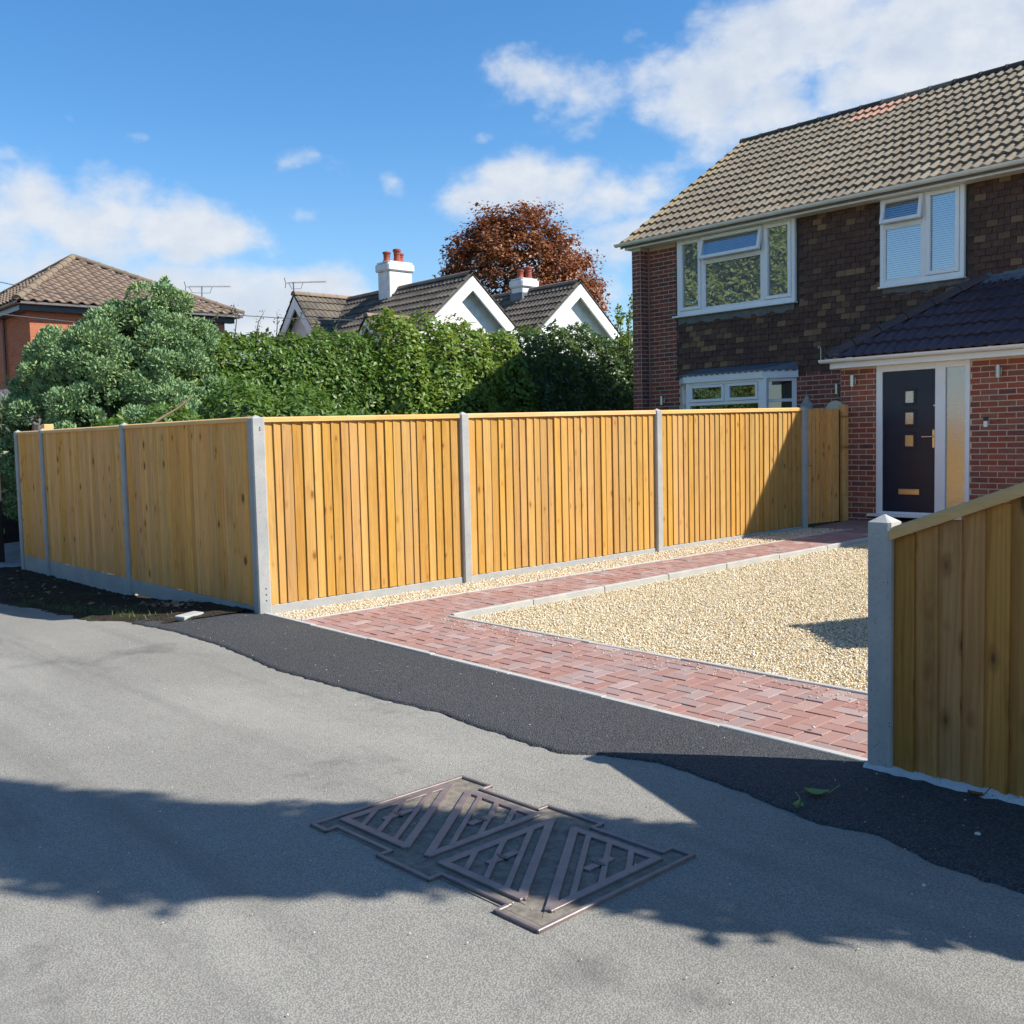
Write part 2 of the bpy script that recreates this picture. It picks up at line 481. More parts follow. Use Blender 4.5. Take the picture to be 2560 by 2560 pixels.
def mat_gravbase():
    m, g = newmat('gravel_bed')
    c = coord(g)
    d = g.voro(c, 52.0, 0)
    v = g.n('ShaderNodeSeparateXYZ', {0: g.voro(c, 52.0, 1)}, out=0)
    base = g.ramp(v, [(0, (0.36, 0.22, 0.09)), (0.4, (0.56, 0.42, 0.21)), (0.75, (0.60, 0.50, 0.32)), (1, (0.68, 0.6, 0.44))])
    base = g.mix(g.mr(d, 0.4, 0.7, 0, 0.6), base, (0.30, 0.21, 0.10))
    return finish(m, g, base, 0.85, g.math('SUBTRACT', 1.0, d), 0.8, 0.012, 0.3)
GRAVBED = mat_gravbase()
def mat_soil():
    m, g = newmat('verge_soil')
    c = coord(g)
    n = g.noise(c, 3.0, 6.0, 0.65)
    f = g.noise(c, 40.0, 4.0, 0.7)
    base = g.mix(g.mr(f, 0.3, 0.7), (0.022, 0.018, 0.014), (0.06, 0.047, 0.034))
    base = g.mix(g.mr(n, 0.54, 0.66, 0, 0.75), base, (0.05, 0.075, 0.02))
    base = g.mix(g.mr(g.voro(c, 24.0, 0), 0.16, 0.10, 0, 0.6), base, (0.16, 0.11, 0.07))
    return finish(m, g, base, 0.95, f, 0.9, 0.03, 0.1)
SOIL = mat_soil()
GRASS = mat_simple('lawn_ground', (0.045, 0.07, 0.02), (0.075, 0.095, 0.03), 2.0, 0.95)
BLADE = mat_simple('grass_blade', (0.055, 0.095, 0.02), (0.10, 0.14, 0.035), 2.0, 0.7)

def mat_brick(name, stops, fleck=(0.09, 0.045, 0.035)):
    m, g = newmat(name)
    r = rand(g)
    c = rvec(g, coord(g), r)
    tone = g.ramp(r, stops)
    n = g.noise(c, 2.2, 4.0, 0.6)
    f = g.noise(c, 11.0, 4.0, 0.7)
    base = g.mix(g.mr(n, 0.5, 0.72, 0.0, 0.7), tone, fleck)
    base = g.mix(g.mr(f, 0.55, 0.75, 0.0, 0.3), base, (0.42, 0.25, 0.19))
    return finish(m, g, base, 0.85, f, 0.4, 0.004, 0.25)
BRICK = mat_brick('brick_red_multi', [(0, (0.30, 0.075, 0.045)), (0.3, (0.36, 0.10, 0.06)), (0.5, (0.27, 0.085, 0.06)), (0.7, (0.33, 0.13, 0.085)), (0.86, (0.20, 0.07, 0.06)), (1.0, (0.40, 0.14, 0.08))])
BRICK_D = mat_brick('brick_red_dark', [(0, (0.22, 0.06, 0.042)), (0.35, (0.28, 0.085, 0.055)), (0.6, (0.20, 0.065, 0.05)), (0.85, (0.15, 0.055, 0.048)), (1.0, (0.30, 0.11, 0.075))])
BRICK_O = mat_brick('brick_orange', [(0, (0.42, 0.13, 0.06)), (0.5, (0.46, 0.15, 0.07)), (1.0, (0.38, 0.11, 0.055))], fleck=(0.30, 0.09, 0.05))
MORTAR = mat_simple('mortar', (0.66, 0.54, 0.42), (0.54, 0.44, 0.34), 30.0, 0.95)
MORTAR_G = mat_simple('mortar_grey', (0.56, 0.47, 0.39), (0.46, 0.39, 0.32), 30.0, 0.95)

def mat_tile(name, stops, lich, amount, scale=5.0, rough=0.85, edge=None):
    m, g = newmat(name)
    r = rand(g)
    c0 = coord(g)
    c = rvec(g, c0, r)
    base = g.ramp(r, stops)
    n = g.noise(c, scale, 5.0, 0.65)
    f = g.noise(c, scale * 7, 3.0, 0.7)
    base = g.mix(g.mr(n, 0.5, 0.66, 0.0, amount), base, lich)
    base = g.mix(g.mr(f, 0.56, 0.74, 0.0, 0.35), base, tuple(x * 0.4 for x in stops[0][1]))
    return finish(m, g, base, rough, f, 0.4, 0.004, 0.3)
ROOFT = mat_tile('roof_tile_weathered', [(0, (0.16, 0.128, 0.09)), (0.3, (0.21, 0.17, 0.12)), (0.65, (0.18, 0.146, 0.105)), (1.0, (0.25, 0.205, 0.145))], (0.30, 0.255, 0.18), 0.45)
ROOFT_PINK = mat_tile('roof_tile_pink', [(0, (0.45, 0.24, 0.16)), (1, (0.40, 0.22, 0.16))], (0.36, 0.30, 0.22), 0.5)
ROOFT_LICH = mat_tile('roof_tile_lichen', [(0, (0.29, 0.225, 0.13)), (1, (0.27, 0.205, 0.13))], (0.38, 0.26, 0.08), 0.5)
RIDGE = mat_tile('ridge_tile_mossy', [(0, (0.055, 0.048, 0.042)), (1, (0.09, 0.075, 0.06))], (0.035, 0.03, 0.028), 0.7)
RIDGE_N = mat_tile('ridge_tile_new', [(0, (0.17, 0.14, 0.12)), (1, (0.21, 0.17, 0.13))], (0.25, 0.2, 0.15), 0.4)
PORCHT = mat_tile('porch_tile_plum', [(0, (0.062, 0.046, 0.06)), (0.5, (0.072, 0.053, 0.068)), (1, (0.056, 0.042, 0.056))], (0.085, 0.064, 0.078), 0.4, rough=0.42)
PORCHR = mat_tile('porch_ridge_brown', [(0, (0.085, 0.06, 0.055)), (1, (0.07, 0.05, 0.046))], (0.10, 0.075, 0.068), 0.4, rough=0.55)
HUNG = mat_tile('wall_tile_brown', [(0, (0.075, 0.043, 0.035)), (0.5, (0.09, 0.051, 0.040)), (0.8, (0.105, 0.06, 0.045)), (0.9, (0.15, 0.09, 0.056)), (1.0, (0.24, 0.15, 0.083))], (0.24, 0.15, 0.09), 0.28, scale=16.0)
BUNGT = mat_tile('bungalow_tile', [(0, (0.085, 0.072, 0.058)), (0.5, (0.11, 0.092, 0.073)), (1, (0.14, 0.118, 0.09))], (0.20, 0.175, 0.13), 0.4)
LEFTT = mat_tile('hip_roof_tile', [(0, (0.19, 0.135, 0.10)), (0.5, (0.225, 0.16, 0.12)), (1, (0.255, 0.19, 0.14))], (0.28, 0.22, 0.14), 0.45)
LEFTR = mat_tile('hip_ridge_tile', [(0, (0.20, 0.155, 0.105)), (1, (0.17, 0.13, 0.095))], (0.34, 0.20, 0.06), 0.3)

def mat_plain(name, col, rough=0.35, spec=0.5, metal=0.0, var=0.06, coat=None):
    m, g = newmat(name)
    n = g.noise(coord(g), 3.0, 4.0, 0.6)
    base = g.mix(g.mr(n, 0.35, 0.7), col, tuple(x * (1 - var) for x in col))
    return finish(m, g, base, rough, None, spec=spec, metal=metal, coat=coat)
UPVC = mat_plain('upvc_white', (0.86, 0.87, 0.87), 0.28)
UPVC_D = mat_plain('fascia_white', (0.86, 0.84, 0.78), 0.4, var=0.1)
LEAD = mat_simple('lead_flashing', (0.085, 0.10, 0.12), (0.15, 0.17, 0.19), 7.0, 0.5, 0.3, 0.5)
STEEL = mat_plain('brushed_steel', (0.55, 0.54, 0.52), 0.3, metal=1.0)
BRASS = mat_plain('satin_handle', (0.62, 0.52, 0.38), 0.28, metal=1.0)
DOORP = mat_plain('door_navy', (0.010, 0.020, 0.045), 0.32, 0.35, var=0.2)
BLACK = mat_plain('black_plastic', (0.015, 0.015, 0.017), 0.35)
IRON = mat_simple('cast_iron_worn', (0.215, 0.165, 0.145), (0.13, 0.10, 0.095), 14.0, 0.40, 0.25, 0.8, 0.15)
INFILL = mat_simple('cover_infill', (0.235, 0.205, 0.165), (0.12, 0.105, 0.085), 26.0, 0.92, 0.6)
RENDER_W = mat_simple('white_render', (0.82, 0.82, 0.80), (0.60, 0.595, 0.565), 5.0, 0.9, 0.5, bd=0.02, detail=8.0)
POT = mat_simple('terracotta', (0.33, 0.085, 0.05), (0.25, 0.06, 0.04), 6.0, 0.8)
BROWNPVC = mat_plain('gutter_brown', (0.14, 0.065, 0.055), 0.4)
NAVYB = mat_plain('fascia_dark', (0.022, 0.024, 0.032), 0.35)
BARK = mat_simple('bark', (0.075, 0.055, 0.04), (0.12, 0.095, 0.07), 14.0, 0.95, 0.8)
BARKG = mat_simple('bark_grey', (0.16, 0.15, 0.13), (0.10, 0.09, 0.08), 14.0, 0.95, 0.8)
BLIND = mat_plain('blind_slat', (0.62, 0.64, 0.66), 0.5)
UNLIT = mat_plain('unlit_backing', (0.05, 0.045, 0.04), 0.9)  # near-black backing colour; indoors it stands in for missing light
CURTAIN = mat_plain('sidelight_net', (0.10, 0.085, 0.06), 0.7)
GALV = mat_plain('aerial_aluminium', (0.13, 0.14, 0.15), 0.6)
WIRE = mat_plain('cable_grey', (0.10, 0.10, 0.11), 0.6)
ORNST = mat_simple('ornament_stone', (0.34, 0.33, 0.30), (0.22, 0.21, 0.2), 20.0, 0.85)
CREAMP = mat_plain('ornament_cream', (0.55, 0.50, 0.40), 0.6)
SLATE = mat_simple('shed_felt', (0.12, 0.115, 0.115), (0.18, 0.17, 0.17), 9.0, 0.9)

def mat_glass(name, refl=0.22, rough=0.0, tint=(0.9, 0.95, 1.0)):
    m, g = newmat(name)
    fr = g.n('ShaderNodeFresnel', {'IOR': 1.52})
    fac = g.math('ADD', g.math('MULTIPLY', fr, 1.3), refl, clamp=True)
    wob = g.noise(coord(g), 2.2, 2.0, 0.4)
    nb = g.n('ShaderNodeBump', {'Strength': 0.05, 'Distance': 0.02, 'Height': wob})
    gl = g.n('ShaderNodeBsdfGlossy', {'Color': (0.95, 0.97, 1.0), 'Roughness': rough, 'Normal': nb})
    tr = g.n('ShaderNodeBsdfTransparent', {'Color': tint})
    o = m.node_tree.nodes.new('ShaderNodeOutputMaterial')
    m.node_tree.links.new(g.n('ShaderNodeMixShader', {0: fac, 1: tr, 2: gl}), o.inputs[0])
    return m
GLASS = mat_glass('window_glass', 0.26)
GLASS_B = mat_glass('window_glass_clear', 0.14, tint=(0.8, 0.85, 0.88))
def mat_obscure():
    m, g = newmat('obscure_glass')
    n = g.noise(coord(g), 60.0, 3.0, 0.6)
    nb = g.n('ShaderNodeBump', {'Strength': 0.25, 'Distance': 0.01, 'Height': n})
    gl = g.n('ShaderNodeBsdfGlossy', {'Color': (0.95, 0.95, 0.93), 'Roughness': 0.14, 'Normal': nb})
    di = g.n('ShaderNodeBsdfDiffuse', {'Color': (0.10, 0.085, 0.055), 'Normal': nb})
    o = m.node_tree.nodes.new('ShaderNodeOutputMaterial')
    m.node_tree.links.new(g.n('ShaderNodeMixShader', {0: 0.34, 1: di, 2: gl}), o.inputs[0])
    return m
OBSC = mat_obscure()

def mat_leaf(name, stops, rough=0.42, tr=0.28, trc=(0.22, 0.34, 0.05), spec=0.45):
    m, g = newmat(name)
    r = rand(g)
    base = g.ramp(r, stops)
    n = g.noise(coord(g), 1.4, 3.0, 0.5)
    base = g.mix(g.mr(n, 0.35, 0.7, 0.0, 0.4), base, tuple(x * 0.72 for x in stops[len(stops) // 2][1]))
    return finish(m, g, base, rough, None, spec=spec, trans=(tr, trc))
L_LAUREL = mat_leaf('leaf_laurel', [(0, (0.038, 0.088, 0.014)), (0.5, (0.07, 0.145, 0.022)), (0.85, (0.11, 0.195, 0.03)), (1, (0.19, 0.235, 0.042))], rough=0.42, spec=0.4)
L_LIGHT = mat_leaf('leaf_light_green', [(0, (0.055, 0.12, 0.015)), (0.5, (0.10, 0.19, 0.022)), (0.85, (0.15, 0.24, 0.03)), (1, (0.24, 0.27, 0.04))], rough=0.45, spec=0.35, trc=(0.34, 0.42, 0.05))
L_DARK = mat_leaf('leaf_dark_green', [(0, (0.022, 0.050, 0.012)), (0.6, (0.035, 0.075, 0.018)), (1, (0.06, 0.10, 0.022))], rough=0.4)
L_JUNI = mat_leaf('leaf_blue_conifer', [(0, (0.17, 0.29, 0.145)), (0.45, (0.235, 0.375, 0.175)), (0.8, (0.32, 0.455, 0.18)), (1, (0.40, 0.47, 0.16))], rough=0.7, tr=0.22, trc=(0.18, 0.26, 0.12), spec=0.25)
L_BEECH = mat_leaf('leaf_copper', [(0, (0.13, 0.043, 0.022)), (0.4, (0.23, 0.08, 0.03)), (0.75, (0.32, 0.13, 0.042)), (0.9, (0.24, 0.14, 0.04)), (1, (0.12, 0.13, 0.04))], rough=0.45, tr=0.25, trc=(0.30, 0.09, 0.03))
L_YELL = mat_leaf('leaf_yellow_green', [(0, (0.12, 0.17, 0.03)), (0.5, (0.20, 0.25, 0.045)), (1, (0.30, 0.32, 0.07))], rough=0.5, tr=0.3, trc=(0.35, 0.40, 0.08))
L_PALE = mat_leaf('leaf_buddleia', [(0, (0.13, 0.17, 0.10)), (0.6, (0.20, 0.25, 0.15)), (1, (0.27, 0.30, 0.20))], rough=0.6)
L_FALL = mat_plain('fallen_leaf_green', (0.17, 0.25, 0.07), 0.5, var=0.2)
L_BROWN = mat_plain('fallen_leaf_brown', (0.16, 0.07, 0.03), 0.7, var=0.3)
PEBBLE = mat_plain('pebble_pale', (0.62, 0.56, 0.46), 0.7, var=0.2)

# ------------------------------------------------------------------ ground, road, drive
def sheet(name, xs, ys, zf, mat, kind='structure', parent=None, smooth=True):
    X, Y = np.meshgrid(xs, ys, indexing='ij')
    Z = zf(X, Y)
    v = np.stack([X.ravel(), Y.ravel(), Z.ravel()], 1)
    nx, ny = len(xs), len(ys)
    i, j = np.meshgrid(np.arange(nx - 1), np.arange(ny - 1), indexing='ij')
    a = (i * ny + j).ravel()
    f = np.stack([a, a + ny, a + ny + 1, a + 1], 1)
    o = mobj(name, np_mesh(name, v, f, mat, smooth=smooth), parent)
    if kind: o['kind'] = kind
    return o
def ax_(lo, hi, step, outer):
    c = np.arange(lo, hi + 1e-6, step)
    return np.unique(np.concatenate([np.array([-outer, -outer / 3, -outer / 8]), c, np.array([outer / 8, outer / 3, outer])]))
gx, gy = ax_(-60, 24, 0.7, 900.0), ax_(-20, 50, 0.7, 900.0)
sheet('ground', gx, gy, lambda x, y: H(x, y) - 0.06, GRASS)
def road_z(x, y):
    return H(x, y) - 0.02 * sstep(2.0, -3.0, y) - 0.12 * sstep(4.08, 4.2, y)
sheet('road', np.arange(-70, 26, 0.4), np.arange(-7.0, 4.61, 0.29), road_z, ASPH)

def E0(x): return 4.42 - 0.0196 * (x + 8.42)
def wob(x, s, a):
    return a * (math.sin(x * s) + 0.6 * math.sin(x * s * 2.3 + 1.3) + 0.4 * math.sin(x * s * 5.1 + 0.4))
LOW = [(-9.0, 3.40), (-8.3, 3.50), (-7.3, 3.486), (-6.24, 3.374), (-5.3, 3.416), (-4.59, 3.476), (-4.17, 3.43), (-3.57, 3.435), (-3.4, 3.55), (-3.1, 3.66), (-2.45, 3.567), (-2.19, 3.51), (-1.96, 3.576), (-1.7, 3.47), (-1.37, 3.44), (2, 3.4), (7, 3.4)]
def new_tarmac():
    xs = np.arange(-8.98, 6.0, 0.045)
    lx, ly = zip(*LOW)
    cols = []
    r = np.random.default_rng(3)
    for x in xs:
        lo = float(np.interp(x, lx, ly)) + wob(x, 4.0, 0.004) + r.normal(0, 0.006)
        hi = E0(x) - 0.004 if x > -8.42 else 4.44 - 0.05 * (x < -8.6)
        if x < -8.6: hi = 4.44 - (-8.6 - x) * 1.6
        hi = max(hi, lo + 0.05)
        z = Hf(x, lo)
        t = 0.014
        row = [(x, lo, z - 0.01), (x, lo + 0.012, z + t * 0.75), (x, lo + 0.045, z + t)]
        for k in (0.35, 0.7):
            row.append((x, lo + (hi - lo) * k, Hf(x, lo) * (1 - k) + Hf(x, hi) * k + t + 0.004))
        row.append((x, hi, Hf(x, hi) + t))
        cols.append(row)
    n = len(cols[0])
    v = np.array(cols).reshape(-1, 3)
    i, j = np.meshgrid(np.arange(len(cols) - 1), np.arange(n - 1), indexing='ij')
    a = (i * n + j).ravel()
    f = np.stack([a, a + n, a + n + 1, a + 1], 1)
    o = mobj('pavement', np_mesh('pavement', v, f, TARM, smooth=True))
    tag(o, 'strip of new black tarmac between the grey road and the drive', kind='structure')
new_tarmac()

def verge():
    r = np.random.default_rng(5)
    xs = np.arange(-15.9, -8.55, 0.07)
    cols = []
    for x in xs:
        lo = 3.32 + wob(x, 2.1, 0.06) + r.normal(0, 0.012) + 0.12 * float(sstep(-10.0, -8.6, np.array(x)))
        hi = 4.62
        row = []
        for k in np.linspace(0, 1, 13):
            y = lo + (hi - lo) * k
            b = 0.0 if k == 0 else 0.012 + 0.02 * math.sin(k * 3.1) + r.normal(0, 0.008)
            row.append((x, y, Hf(x, y) + b - (0.004 if k == 0 else 0)))
        cols.append(row)
    n = 13
    v = np.array(cols).reshape(-1, 3)
    i, j = np.meshgrid(np.arange(len(cols) - 1), np.arange(n - 1), indexing='ij')
    a = (i * n + j).ravel()
    f = np.stack([a, a + n, a + n + 1, a + 1], 1)
    o = mobj('verge_ground', np_mesh('verge_ground', v, f, SOIL, smooth=True))
    tag(o, 'dark soil verge along the foot of the roadside fence', kind='structure')
    # tufts of grass
    N = 1000
    cx = rng.choice(np.array([-14.2, -12.4, -11.9, -11.2, -10.9, -10.3, -9.9, -9.4]), N) + rng.normal(0, 0.35, N)
    cy = 3.45 + np.abs(rng.normal(0, 0.14, N)) + 0.25 * (rng.random(N) < 0.15)
    keep = (cx < -8.8) & (cx > -15.6)
    cx, cy = cx[keep], cy[keep]
    N = len(cx)
    an = rng.random(N) * 6.28
    h = 0.02 + rng.random(N) * 0.05
    d = np.stack([np.cos(an), np.sin(an)], 1)
    z = H(cx, cy) + 0.01
    base = np.stack([cx, cy, z], 1)
    sd = np.stack([-d[:, 1] * 0.004, d[:, 0] * 0.004, np.zeros(N)], 1)
    tip = base + np.stack([d[:, 0] * h * 0.7, d[:, 1] * h * 0.7, h], 1)
    v = np.stack([base - sd, base + sd, tip], 1).reshape(-1, 3)
    o = mobj('grass', np_mesh('grass', v, np.arange(3 * N).reshape(-1, 3), BLADE, np.repeat(rng.random(N), 3)))
    tag(o, 'thin tufts of moss and grass on the dark verge', 'grass', kind='stuff')
verge()
# neighbour's paved entrance beyond the roadside fence
sheet('path', np.arange(-34, -15.6, 0.6), np.arange(3.7, 12.0, 0.5), lambda x, y: H(x, y) + 0.012 + np.clip((y - 4.5) * 0.03, 0, 0.3), mat_simple('entrance_paving', (0.24, 0.23, 0.225), (0.30, 0.29, 0.28), 5.0, 0.9))

# gravel beds (the loose stones lie on them)
def bed(name, poly, dz, mat, label):
    v = [(x, y, Hf(x, y) + dz) for x, y in poly]
    o = mobj(name, np_mesh(name, np.array(v), [tuple(range(len(v)))], mat))
    return tag(o, label, kind='structure')
def xl(y): return -7.95 + 0.105 * (y - 4.48)
def xr(y): return -6.96 + 0.08 * (y - 5.49)
FB0, FB1 = np.array([-8.5, 4.45]), np.array([-7.8, 12.18])
FBD = (FB1 - FB0) / np.linalg.norm(FB1 - FB0)
FBN = np.array([FBD[1], -FBD[0]])
def xf(y): return FB0[0] + (y - FB0[1]) * FBD[0] / FBD[1]
bed('gravel_drive_ground', [(xr(5.43) + 0.03, 5.43), (4.0, 5.43), (4.0, 11.55), (xr(11.55), 11.55)], -0.045, GRAVBED, 'golden gravel parking area in front of the house')
bed('gravel_strip_ground', [(xf(4.47), 4.47), (xl(4.47), 4.47), (xl(12.3), 12.3), (xf(12.3), 12.3)], -0.016, GRAVBED, 'cream gravel strip along the foot of the driveway fence')

ICO_V = []
ph = (1 + 5 ** 0.5) / 2
for a, b in ((-1, ph), (1, ph), (-1, -ph), (1, -ph)):
    ICO_V += [(a, b, 0), (0, a, b), (b, 0, a)]
ICO_V = np.array(ICO_V) / math.hypot(1, ph)
def ico_faces():
    fs = []
    n = len(ICO_V)
    D = np.linalg.norm(ICO_V[:, None] - ICO_V[None], axis=2)
    e = 1.0514622
    for i in range(n):
        for j in range(i + 1, n):
            for k in range(j + 1, n):
                if abs(D[i, j] - e) < .01 and abs(D[j, k] - e) < .01 and abs(D[i, k] - e) < .01:
                    c = np.cross(ICO_V[j] - ICO_V[i], ICO_V[k] - ICO_V[i])
                    fs.append((i, j, k) if np.dot(c, ICO_V[i]) > 0 else (i, k, j))
    return np.array(fs)
ICO_F = ico_faces()
OCT_V = np.array([(1, 0, 0), (-1, 0, 0), (0, 1, 0), (0, -1, 0), (0, 0, 1), (0, 0, -1)], float)
OCT_F = np.array([(0, 2, 4), (2, 1, 4), (1, 3, 4), (3, 0, 4), (2, 0, 5), (1, 2, 5), (3, 1, 5), (0, 3, 5)])
def rotmats(n, flat=0.5):
    q = rng.normal(size=(n, 4))
    q[:, 1:3] *= flat
    q /= np.linalg.norm(q, axis=1)[:, None]
    w, x, y, z = q.T
    return np.stack([np.stack([1 - 2 * (y * y + z * z), 2 * (x * y - z * w), 2 * (x * z + y * w)], 1),
                     np.stack([2 * (x * y + z * w), 1 - 2 * (x * x + z * z), 2 * (y * z - x * w)], 1),
                     np.stack([2 * (x * z - y * w), 2 * (y * z + x * w), 1 - 2 * (x * x + y * y)], 1)], 1)
def inpoly(px, py, poly):
    ins = np.zeros(len(px), bool)
    n = len(poly)
    for i in range(n):
        x0, y0 = poly[i]; x1, y1 = poly[(i + 1) % n]
        c = ((y0 > py) != (y1 > py)) & (px < (x1 - x0) * (py - y0) / (y1 - y0 + 1e-12) + x0)
        ins ^= c
    return ins
def stones(name, poly, dens, smin, smax, dz, mat, label, cat, poly_hi=False):
    P = np.array(poly)
    lo, hi = P.min(0), P.max(0)
    n = int(dens * np.prod(hi - lo))
    x = lo[0] + rng.random(n) * (hi[0] - lo[0])
    y = lo[1] + rng.random(n) * (hi[1] - lo[1])
    # fewer, same-size stones further off
    keep = inpoly(x, y, poly) & (rng.random(n) < np.interp(y, [5.4, 7.5, 11.5], [1.0, 0.9, 0.6]))
    x, y = x[keep], y[keep]
    n = len(x)
    s = smin + (smax - smin) * rng.random(n) ** 1.6
    S = np.stack([s, s * (0.5 + 0.35 * rng.random(n)), s * (0.28 + 0.22 * rng.random(n))], 1)
    S *= np.interp(y, [5.4, 7.5, 11.5], [1.0, 1.06, 1.25])[:, None]
    R = rotmats(n, 0.22)
    SV, SF = (ICO_V, ICO_F) if poly_hi else (OCT_V, OCT_F)
    q = len(SV)
    T = SV[None] * (1 + 0.28 * (rng.random((8, q, 1)) - 0.5) * 2)
    v = T[rng.integers(0, 8, n)] * S[:, None, :]
    v = np.einsum('nij,nkj->nki', R, v)
    z = H(x, y) + dz + 0.004 + 0.006 * rng.random(n)
    v += np.stack([x, y, z], 1)[:, None, :]
    f = (SF[None] + (np.arange(n) * q)[:, None, None]).reshape(-1, 3)
    o = mobj(name, np_mesh(name, v.reshape(-1, 3), f, mat, np.repeat(rng.random(n), q)))
    tag(o, label, cat, kind='stuff')
    return n
stones('gravel', [(xr(5.45) + 0.05, 5.45), (-1.6, 5.45), (-4.2, 11.53), (xr(11.5) + 0.05, 11.53)], 4600, 0.007, 0.0135, -0.042, GRAV, 'loose golden gravel covering the parking area', 'gravel')
stones('gravel', [(xf(4.5) + 0.03, 4.5), (xl(4.5) - 0.02, 4.5), (xl(12.25) - 0.02, 12.25), (xf(12.25) + 0.03, 12.25)], 3600, 0.007, 0.0145, -0.014, GRAVW, 'loose cream gravel between driveway fence and block path', 'gravel')

# ------------------------------------------------------------------ block paving
def clip_poly(poly, reg):
    out = list(poly)
    n = len(reg)
    for i in range(n):
        a, b = reg[i], reg[(i + 1) % n]
        if not out: return []
        inp, out = out, []
        def side(p): return (b[0] - a[0]) * (p[1] - a[1]) - (b[1] - a[1]) * (p[0] - a[0])
        for k in range(len(inp)):
            p, q = inp[k], inp[(k + 1) % len(inp)]
            sp_, sq = side(p), side(q)
            if sp_ >= 0: out.append(p)
            if (sp_ >= 0) != (sq >= 0):
                t = sp_ / (sp_ - sq)
                out.append((p[0] + (q[0] - p[0]) * t, p[1] + (q[1] - p[1]) * t))
    return out
def area(p):
    return 0.5 * abs(sum(p[i][0] * p[(i + 1) % len(p)][1] - p[(i + 1) % len(p)][0] * p[i][1] for i in range(len(p)))) if len(p) > 2 else 0
YG = 5.385
REGS = [[(xl(4.5) + 0.02, E0(-7.9) + 0.055), (-0.8, E0(-0.8) + 0.055), (-0.8, YG), (xl(YG) + 0.02, YG)],
        [(xl(YG) + 0.02, YG), (xr(YG) - 0.03, YG), (xr(11.6) - 0.03, 11.6), (xl(11.6) + 0.02, 11.6)],
        [(xl(11.6) + 0.02, 11.6), (-3.2, 11.6), (-3.2, 12.32), (xl(12.32) + 0.02, 12.32)],
        [(xf(12.32) + 0.05, 12.32), (-3.2, 12.32), (-3.2, 13.29), (xf(13.29) + 0.0, 13.29)]]
